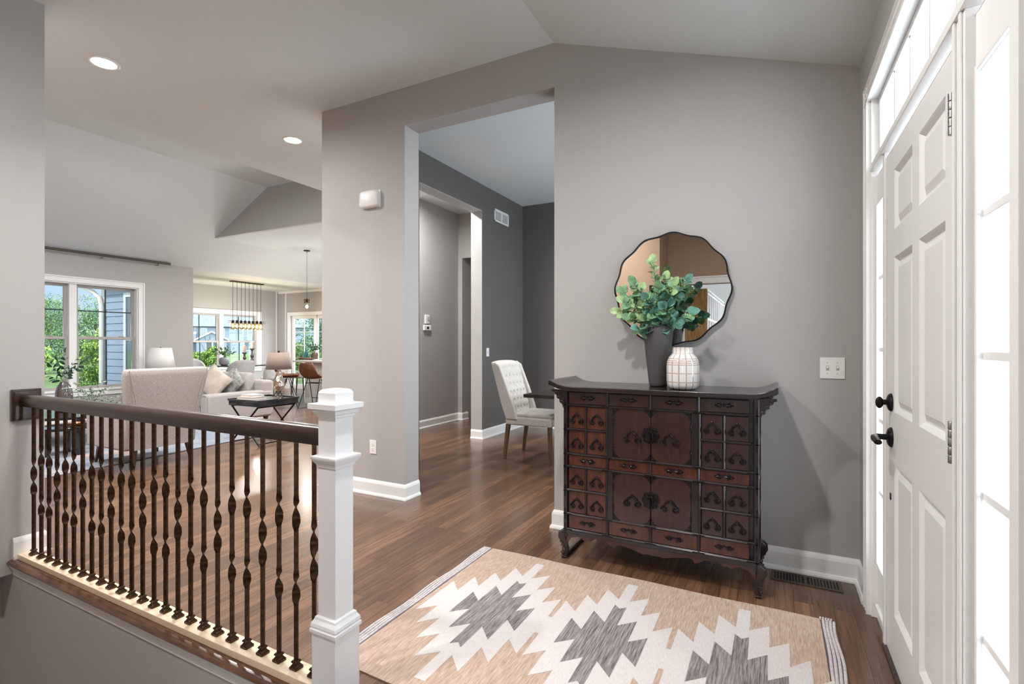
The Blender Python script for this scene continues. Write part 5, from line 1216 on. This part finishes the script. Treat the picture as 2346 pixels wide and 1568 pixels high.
G().lathe([(0.045, -1.10), (0.056, -1.12), (0.056, -1.27), (0.050, -1.28)], n=28, cap=False).obj('glass_jar', M_jar, pe); G().sphere((0, 0, -1.18), (0.026, 0.026, 0.036), 14, 10).obj('bulb', M_bulbw, pe)
l = light('bulb_light', 'POINT', (0, 0, -1.32), 14, (1.0, 0.92, 0.82), shadow_soft_size=0.03); l.parent = pe
# chandelier: plate with eight cords and amber jars on a double rail
cy0, cy1 = 7.47, 8.30
ch = thing('linear_chandelier', 'eight amber jar lights on dark cords over the nook table', 'chandelier', (-11.38, (cy0 + cy1) / 2, 2.76))
H_ = (cy1 - cy0) / 2
G().box(-0.06, 0.06, -H_, H_, -0.022, 0).obj('ceiling_plate', M_bronze, ch, smooth=0, bevel=0.004)
g = G()
for x in (-0.035, 0.035): g.box(x - 0.005, x + 0.005, -H_ - 0.05, H_ + 0.05, -0.955, -0.947); g.box(x - 0.005, x + 0.005, -H_ - 0.05, H_ + 0.05, -0.990, -0.982)
g.obj('jar_rail', M_bronze, ch, smooth=0)
for k in range(8):
    y = -H_ + 0.05 + (2 * H_ - 0.10) * k / 7
    G().tube([(0, y, -0.02), (0, y, -0.93)], 0.0045, 6).obj('cord', M_bronze, ch)
    g = G(); g.lathe([(0.028, -1.0), (0.030, -0.995), (0.030, -0.95), (0.012, -0.925)], (0, y, 0), 16); j = g.obj('socket', M_bronze, ch)
    G().lathe([(0.036, -0.995), (0.046, -1.01), (0.048, -1.14), (0.044, -1.15)], (0, y, 0), 24, cap=False).obj('glass_jar', M_warmg, j); G().sphere((0, y, -1.065), (0.024, 0.024, 0.042), 12, 8).obj('bulb', M_bulb, j)
    l = light('bulb_light', 'POINT', (0, y, -1.19), 6, (1.0, 0.965, 0.93), shadow_soft_size=0.03); l.parent = j
# nook table and what stands on it
ta = thing('nook_table', 'dark topped table with curved legs in the bright dining nook', 'table', (-11.45, 7.80, 0))
g = G(); g.lathe([(0.54, 0.735), (0.55, 0.74), (0.55, 0.755), (0.54, 0.76)], n=48).xf(Matrix.Scale(1.35, 4, (0, 1, 0))).obj('tabletop', M_ctab, ta)
for k in range(4):
    a = PI / 4 + PI / 2 * k; c_, s_ = math.cos(a), math.sin(a) * 1.3
    G().tube([(0.50 * c_, 0.50 * s_, 0.735), (0.50 * c_, 0.50 * s_, 0.55), (0.40 * c_, 0.40 * s_, 0.30), (0.26 * c_, 0.26 * s_, 0.14), (0.34 * c_, 0.34 * s_, 0.0)], 0.022, 8).obj('leg', M_black, ta)
nv = thing('nook_vase', 'grey round vase of ferny greenery on the nook table', 'vase', (-11.45, 7.35, 0.7605)); G().lathe([(0.06, 0), (0.09, 0.02), (0.11, 0.09), (0.10, 0.16), (0.075, 0.19), (0.065, 0.19), (0.065, 0.16)], n=28).obj('vase_body', mat('grey_stone', (0.30, 0.31, 0.34), 0.5), nv)
g = G(); rnd = random.Random(3)
for k in range(14):
    a = 2 * PI * k / 14; rr = rnd.uniform(0.10, 0.24); hh = rnd.uniform(0.12, 0.30); pts = [(rr * math.cos(a) * u, rr * math.sin(a) * u, 0.17 + hh * math.sin(u * 1.5)) for u in (0, 0.25, 0.5, 0.75, 1.0)]
    sprig(g, None, pts, 7, 0.07, rnd, (0, 1, 0), roundness=0.3)
g.obj('greenery', [mat('fern_leaf', (0.05, 0.14, 0.05), 0.5), M_dleaf2, M_dleaf, M_stem, M_bud], nv, smooth=60)
for (y, h, t) in ((7.83, 0.30, 'dark turned candle holder, shorter of the two on nook table'), (8.03, 0.40, 'dark turned candle holder, taller of the two on nook table')):
    o = thing('candle_holder', t, 'candle holder', (-11.40, y, 0.7605), group='candle holders on the nook table')
    G().lathe([(0.07, 0), (0.065, 0.02), (0.025, 0.05), (0.04, h * 0.3), (0.022, h * 0.36), (0.042, h * 0.55), (0.024, h * 0.65), (0.022, h * 0.85), (0.055, h * 0.95), (0.055, h)], n=20).obj('holder', mat('turned_wood_grey', (0.10, 0.09, 0.085), 0.5), o); G().lathe([(0.035, h), (0.035, h + 0.16), (0.008, h + 0.165)], n=16).obj('candle', mat('beeswax', (0.42, 0.33, 0.25), 0.6), o)
def nook_chair(label, x, y, rz, m):
    o = thing('nook_chair', label, 'chair', (x, y, 0), rz, group='upholstered chairs around the nook table')
    g = G(); n = 20; rows = []      # curved barrel back; local faces +x
    for k in range(9):
        v = k / 8; row = []
        for j in range(n + 1):
            a = PI * 0.5 + PI * (j / n) ; R_ = 0.27 + 0.02 * v; u = j / n * 2 - 1
            top = 0.92 - 0.30 * abs(u) ** 3.2; z = 0.42 + (top - 0.42) * v
            row.append(g.v((R_ * math.cos(a) * 0.9 - 0.02 - 0.05 * v, R_ * math.sin(a), z)))
        rows.append(row)
    for A, B in zip(rows, rows[1:]):
        for j in range(n): g.face([A[j], A[j + 1], B[j + 1], B[j]])
    g.obj('backrest', m, o, smooth=70, solid=0.05)
    g = G()      # stitched diamond seams
    for s in (-1, 1):
        for q in range(-3, 4):
            pts = []
            for i in range(9):
                u = (q * 0.28 + s * (i / 8 - 0.5) * 0.8)
                if abs(u) > 0.92: continue
                v = i / 8; a = PI * 0.5 + PI * (u + 1) / 2; R_ = 0.27 + 0.02 * v + 0.0265; top = 0.92 - 0.30 * abs(u) ** 3.2; pts.append((R_ * math.cos(a) * 0.9 - 0.02 - 0.05 * v, R_ * math.sin(a), 0.42 + (top - 0.42) * v))
            if len(pts) > 2: g.tube(pts, 0.004, 5)
    g.obj('stitching', mat('stitch_grey', (0.55, 0.55, 0.55), 0.8), o)
    g = G(); g.lathe([(0.22, 0.40), (0.26, 0.42), (0.26, 0.48), (0.23, 0.50)], n=32); g.obj('seat', m, o, smooth=60)
    for k in range(4): a = PI / 4 + PI / 2 * k; G().tube([(0.17 * math.cos(a), 0.17 * math.sin(a), 0.41), (0.22 * math.cos(a), 0.22 * math.sin(a), 0.004)], 0.014, 8).obj('leg', M_black, o)
    return o
M_nwhite = weave('nook_white', (0.62, 0.62, 0.62), (0.74, 0.74, 0.74), 150, 150, 0.7)
nook_chair('grey stitched round-backed chair with its back to the living room', -10.46, 7.02, PI - 0.1, M_quilt)
nook_chair('white round-backed chair at the right side of the nook table', -10.62, 8.02, PI, M_nwhite)
nook_chair('pale grey round-backed chair nearest the sliding door', -10.75, 8.90, PI + 0.5, M_quilt)
nook_chair('grey chair on the window side of the nook table', -12.12, 7.1, 0, M_quilt)

# ================================================================ OFFICE SEEN IN THE MIRROR
casing_frame('trim_15', 'y', -1.0, 1, -1.30, 0.15, 0, 2.10, w=0.10, sill=False, mat_=M_trim)
bk = thing('bookcase', 'oak bookcase with white gridded shelves reflected in the mirror', 'bookcase', (-0.93, -1.95, 0))
M_oak = mat('office_oak', (0.30, 0.165, 0.055), 0.45, noise=(4, 0.45, (10, 10, 1.2)))
g = G(); g.box(-0.40, 0.0, -0.03, 0.0, 0, 2.13); g.obj('side_panel', M_oak, bk, smooth=0)
g = G(); g.box(-0.40, -0.38, -3.0, -0.03, 0, 2.13); g.obj('back_panel', M_oak, bk, smooth=0)
g = G(); g.box(-0.40, 0.0, -3.0, -0.03, 2.105, 2.13); g.obj('top_board', M_trim, bk, smooth=0)
for k in range(10): y = -0.035 - k * 0.33; G().box(-0.38, 0.006, y - 0.03, y, 0, 2.105).obj('divider', M_trim, bk, smooth=0)
for k in range(6): z = 0.04 + k * 0.40; G().box(-0.38, 0.004, -3.0, -0.035, z, z + 0.03).obj('shelf', M_trim, bk, smooth=0)
cols = [(0.20, 0.03, 0.04), (0.05, 0.07, 0.16), (0.10, 0.05, 0.03), (0.16, 0.14, 0.12), (0.25, 0.20, 0.12), (0.03, 0.10, 0.08)]
rnd = random.Random(2)
cv = [mat('book_spine_%s' % n, c, 0.6) for n, c in zip(('red', 'navy', 'brown', 'grey', 'tan', 'green'), cols)]
proto = None
names = ['dark red', 'navy', 'brown', 'grey', 'tan', 'green']
for (k, z) in ((0, 1.67), (1, 1.67), (2, 1.67), (3, 1.67), (0, 1.27), (1, 1.27), (3, 1.27), (4, 1.67)):
    y = -0.035 - k * 0.33 - 0.034; wds = 0
    while wds < 0.20:
        w = rnd.uniform(0.030, 0.05); h = rnd.uniform(0.22, 0.32); dd = rnd.uniform(0.16, 0.22); q = rnd.randrange(6)
        o = G().box(-dd, 0, -w, 0, 0, h).obj('book', cv[q], None, smooth=0, bevel=0.002); o.location = (-0.95, -1.95 + y - wds, z + 0.0005); wds += w + 0.002
        tag(o, names[q] + ' book upright on the %s of the bookcase reflected in the mirror' % ('upper shelf' if z > 1.5 else 'lower shelf'), 'book', 'books on the office bookcase')
fd = thing('door_3', None, None, (-1.30, -1.15, 0)); fd['kind'] = 'structure'
g = G(); g.box(0.0, 0.04, -0.78, 0, 0.01, 2.05)
g.b.free(); g = G()
g.box(0, 0.04, -0.11, 0, 0.01, 2.05); g.box(0, 0.04, -0.78, -0.67, 0.01, 2.05); g.box(0, 0.04, -0.78, 0, 1.93, 2.05); g.box(0, 0.04, -0.78, 0, 0.01, 0.24)
g.obj('door_panel', M_door, fd, smooth=0, bevel=0.002)
g = G(); g.box(0.01, 0.03, -0.40, -0.38, 0.24, 1.93); g.box(0.01, 0.03, -0.58, -0.565, 0.24, 1.93); g.box(0.01, 0.03, -0.215, -0.20, 0.24, 1.93)
for z in (0.58, 0.92, 1.26, 1.60): g.box(0.01, 0.03, -0.67, -0.11, z, z + 0.015)
g.obj('muntin', M_door, fd, smooth=0); G().box(0.018, 0.022, -0.67, -0.11, 0.24, 1.93).obj('pane', M_glass, fd, smooth=0)
for z in (0.25, 1.0, 1.82): G().box(-0.005, 0.012, -0.005, 0.03, z - 0.05, z + 0.05).obj('hinge', M_black, fd, smooth=0)

# ================================================================ OUTSIDE
M_grass = mat('lawn', (0.10, 0.16, 0.045), 0.9, noise=(0.6, 0.3)); M_whitev = mat('exterior_white', (0.45, 0.47, 0.49), 0.6)
tag(G().box(-140, -12.95, -60, 110, -0.9, -0.5).obj('lawn', M_grass, None, smooth=0), 'sunlit green lawn behind the house', 'lawn', kind='stuff')
G().box(-12.9, 3, 9.95, 60, -0.9, -0.5).obj('lawn', M_grass, None, smooth=0)
tag(bpy.data.objects['lawn.001'], 'green lawn beyond the sliding glass door', 'lawn', kind='stuff')
# own nook exterior seen through the living room window
ex = thing('wall_exterior', None, None, (-11.5, 5.55, 0)); ex['kind'] = 'structure'
g = G()
for k in range(22):
    z = -0.4 + k * 0.15; g.prism([(0, z), (-0.022, z), (-0.006, z + 0.15), (0, z + 0.15)], 'x', -1.28, 1.19)
g.obj('siding', M_siding, ex, smooth=0)
g = G(); g.box(-1.33, -1.20, -0.035, 0.02, -0.5, 2.75); g.frame('y', -0.045, 0.0, -0.42, 0.94, 0.40, 2.32, 0.09); g.obj('corner_board', M_whitev, ex, smooth=0)
g = G(); g.box(-0.33, 0.85, -0.030, -0.024, 0.49, 2.23); g.obj('pane', mat('dark_window', (0.04, 0.07, 0.08), 0.05, coat=1), ex, smooth=0); g = G(); g.box(-0.33, 0.85, -0.04, -0.031, 1.34, 1.38); g.box(0.24, 0.28, -0.0395, -0.031, 0.5, 2.22); g.obj('sash', M_whitev, ex, smooth=0)
M_sof = mat('soffit_cream', (0.66, 0.64, 0.52), 0.7)
rf = thing('roof_eave', None, None, (-11.6, 5.2, 2.75)); rf['kind'] = 'structure'
g = G(); g.box(-1.75, 1.4, -0.12, 0.35, 0.0, 0.03); g.obj('soffit', M_sof, rf, smooth=0); G().box(-1.78, 1.4, -0.15, -0.12, -0.05, 0.16).obj('fascia', M_whitev, rf, smooth=0)
g = G(); g.prism([(-1.78, -0.04), (-1.84, -0.03), (-1.88, 0.05), (-1.88, 0.12), (-1.78, 0.12)], 'y', -0.15, 4.9); g.obj('gutter', M_whitev, rf, smooth=0)
g = G(); g.tube([(-1.83, 0.05, -0.03), (-1.83, 0.08, -0.13), (-1.70, 0.14, -0.24), (-1.36, 0.22, -0.36), (-1.16, 0.255, -0.50), (-1.10, 0.26, -0.70), (-1.10, 0.26, -3.1)], 0.042, 10, flat=0.75); g.obj('downspout', mat('downspout_paint', (0.45, 0.44, 0.40), 0.5), rf)
# trees: crowns of many leaf cards around a branching trunk
def foliage_mesh(seed, n=15000, sc=0.5, R=(3.3, 3.3, 2.7)):
    rnd = random.Random(seed); g = G(); cl = []
    for k in range(34):
        a = rnd.uniform(0, 2 * PI); ph = math.acos(rnd.uniform(-1, 1)); q = rnd.uniform(0.45, 1.0)
        cl.append((R[0] * q * math.sin(ph) * math.cos(a) * 0.8, R[1] * q * math.sin(ph) * math.sin(a) * 0.8, R[2] * q * math.cos(ph) * 0.85, rnd.uniform(0.6, 1.15)))
    for i in range(n):
        cx_, cy_, cz_, cr_ = cl[rnd.randrange(len(cl))]
        v = Vector((rnd.gauss(0, 1), rnd.gauss(0, 1), rnd.gauss(0, 1))).normalized() * cr_ * rnd.uniform(0.7, 1.05)
        c = Vector((cx_, cy_, cz_)) + v; c.z = max(c.z, -2.75); d = Vector((rnd.gauss(0, 1), rnd.gauss(0, 1), rnd.gauss(0, 1))).normalized(); e = d.cross(Vector((0.3, 0.2, 1))).normalized(); s = rnd.uniform(0.026, 0.055) / sc
        g.mi = rnd.choice((0, 0, 1, 1, 2)); g.poly([c - d * s, c + e * s * 0.6, c + d * s, c - e * s * 0.6])
    return g
ML = [mat('tree_leaf_green', (0.10, 0.20, 0.035), 0.6), mat('tree_leaf_lime', (0.26, 0.38, 0.05), 0.6), mat('tree_leaf_deep', (0.035, 0.10, 0.035), 0.6)]
MLd = [mat('tree_leaf_blue', (0.055, 0.13, 0.045), 0.6), mat('tree_leaf_mid', (0.11, 0.20, 0.05), 0.6), mat('tree_leaf_dark', (0.028, 0.07, 0.03), 0.6)]
M_bark = mat('bark', (0.10, 0.07, 0.05), 0.9, noise=(10, 0.4))
def tree(label, x, y, s, m, seed, h=3.4, grp='trees beyond the living room windows'):
    o = thing('tree', label, 'tree', (x, y, -0.5), group=grp)
    g = foliage_mesh(seed, 22000 if s < 0.7 else 34000, s); g.xf(Matrix.Translation((0, 0, h)) @ Matrix.Scale(s, 4)); bmesh.ops.delete(g.b, geom=[v for v in g.b.verts if v.co.z < 0.06], context='VERTS'); g.obj('foliage', m, o, smooth=0)
    g = G(); g.tube([(0, 0, 0), (0.05, 0.02, h * 0.5), (0, 0.05, h + 1.2)], [0.16 * s, 0.12 * s, 0.05 * s], 8)
    for a in range(5): g.tube([(0.03, 0.02, h * 0.6 + 0.2 * a), (0.9 * s * math.cos(a * 1.3), 0.9 * s * math.sin(a * 1.3), h + 0.5 * a * 0.6)], 0.04 * s, 6)
    g.obj('trunk', M_bark, o)
    return o
tree('sunlit lime green tree filling the left window panes', -18.6, 5.2, 0.50, ML, 1, 1.25)
tree('bright green tree right of centre in the living room window', -19.5, 9.0, 0.50, ML, 2, 1.30)
tree('taller deep green tree behind the lime one in the window', -27.5, 7.0, 0.74, MLd, 3, 1.95)
tree('tall blue green tree at the back of the window view', -29.5, 12.6, 0.74, MLd, 4, 2.0)
tree('dark leafy tree low behind the left sash', -36.0, 6.2, 0.95, MLd, 8, 2.5)
tree('deep green bushy tree farthest back in the window gap', -38.0, 13.0, 0.95, MLd, 12, 2.5)
tree('small dense green tree low left in the nook window', -20.0, 12.2, 0.30, ML, 5, 0.88, 'trees beyond the nook window')
tree('small light green tree at the right of the nook window', -19.6, 15.4, 0.34, ML, 6, 1.15, 'trees beyond the nook window')
tree('deep green tree behind the left panes of the sliding door', -15.2, 15.2, 0.80, MLd, 7, 2.3, 'trees beyond the sliding door')
tree('leafy green tree behind the right panes of the sliding door', -12.0, 22.3, 0.90, ML, 9, 2.6, 'trees beyond the sliding door')
tree('shaded green tree farther behind the sliding door', -20.6, 25.0, 1.5, MLd, 10, 4.3, 'trees beyond the sliding door')
# neighbouring house
M_hs = mat('pale_siding', (0.12, 0.16, 0.20), 0.8); M_rf = mat('grey_shingle', (0.13, 0.15, 0.18), 0.9, noise=(2, 0.15))
nb = thing('neighbour_house', 'pale blue two-storey house with grey roof seen through the nook window', 'house', (-86.5, 55.7, -0.5), math.radians(57))
G().box(-14, 14, 0, 10, 0, 4.9).obj('house_wall', M_hs, nb, smooth=0)
G().prism([(-0.7, 4.8), (5, 9.6), (10.7, 4.8)], 'x', -14.6, 14.6).obj('roof', M_rf, nb, smooth=0)
G().prism([(-4.2, 0), (0.3, 0), (0.3, 2.5), (-1.95, 3.7), (-4.2, 2.5)], 'y', -2.4, 0).obj('porch', M_hs, nb, smooth=0)
for s in (-1, 1): G().prism([(-1.95, 3.95), (-1.95 + s * 2.6, 2.5), (-1.95 + s * 2.6, 2.25), (-1.95, 3.7)], 'y', -2.7, 0).obj('porch_roof', M_whitev, nb, smooth=0)
G().prism([(-9.0, 2.4), (-4.3, 2.4), (-4.3, 3.9)], 'y', -2.0, 0).obj('roof', M_rf, nb, smooth=0)
M_dw = mat('dark_window', (0.04, 0.07, 0.08))
def hwin(x, z, w, h, y=0.0):
    f = G().box(x - 0.1, x + w + 0.1, y - 0.06, y, z - 0.1, z + h + 0.1).obj('window', M_whitev, nb, smooth=0); G().box(x, x + w, y - 0.09, y - 0.05, z, z + h).obj('pane', M_dw, f, smooth=0)
for x in (-2.75, -1.75): hwin(x, 0.5, 0.8, 1.5, -2.4)
for x in (-3.6, -0.9, 2.8, 4.4): hwin(x, 3.2, 0.75, 1.2)
hwin(3.0, 0.6, 1.6, 1.5)

# ================================================================ unseen fill lamps, added to brighten these rooms
for t, x, y, z, en, sp in (('added fill light over the stairwell, just above the view', -2.6, 1.60, ZF, 12, 120), ('added fill light over the living room side of the stairs', -5.0, 0.0, ZF, 35, 170),
        ('added fill light over the stairwell beside the camera', -2.3, -0.1, ZF, 30, 170), ('added fill light in the entry vault in front of the chest', -0.75, 1.40, slopez(-0.75), 24, 170), ('added fill light over the dining table', -0.9, 5.3, 3.39, 24, 170), ('added fill light in the hall', -4.15, 5.3, 3.43, 30, 170),
        ('added fill light in the living room ridge', -6.6, 0.8, ZH, 38, 170), ('second added fill light in the living room ridge', -6.6, 3.2, ZH, 38, 170), ('added fill light over the kitchen sink side', -6.3, 7.4, 3.23, 65, 170), ('added fill light beyond the kitchen island', -6.8, 9.0, 3.23, 60, 170)):
    downlight(t, x, y, z, 'added fill lights out of view', en, sp)
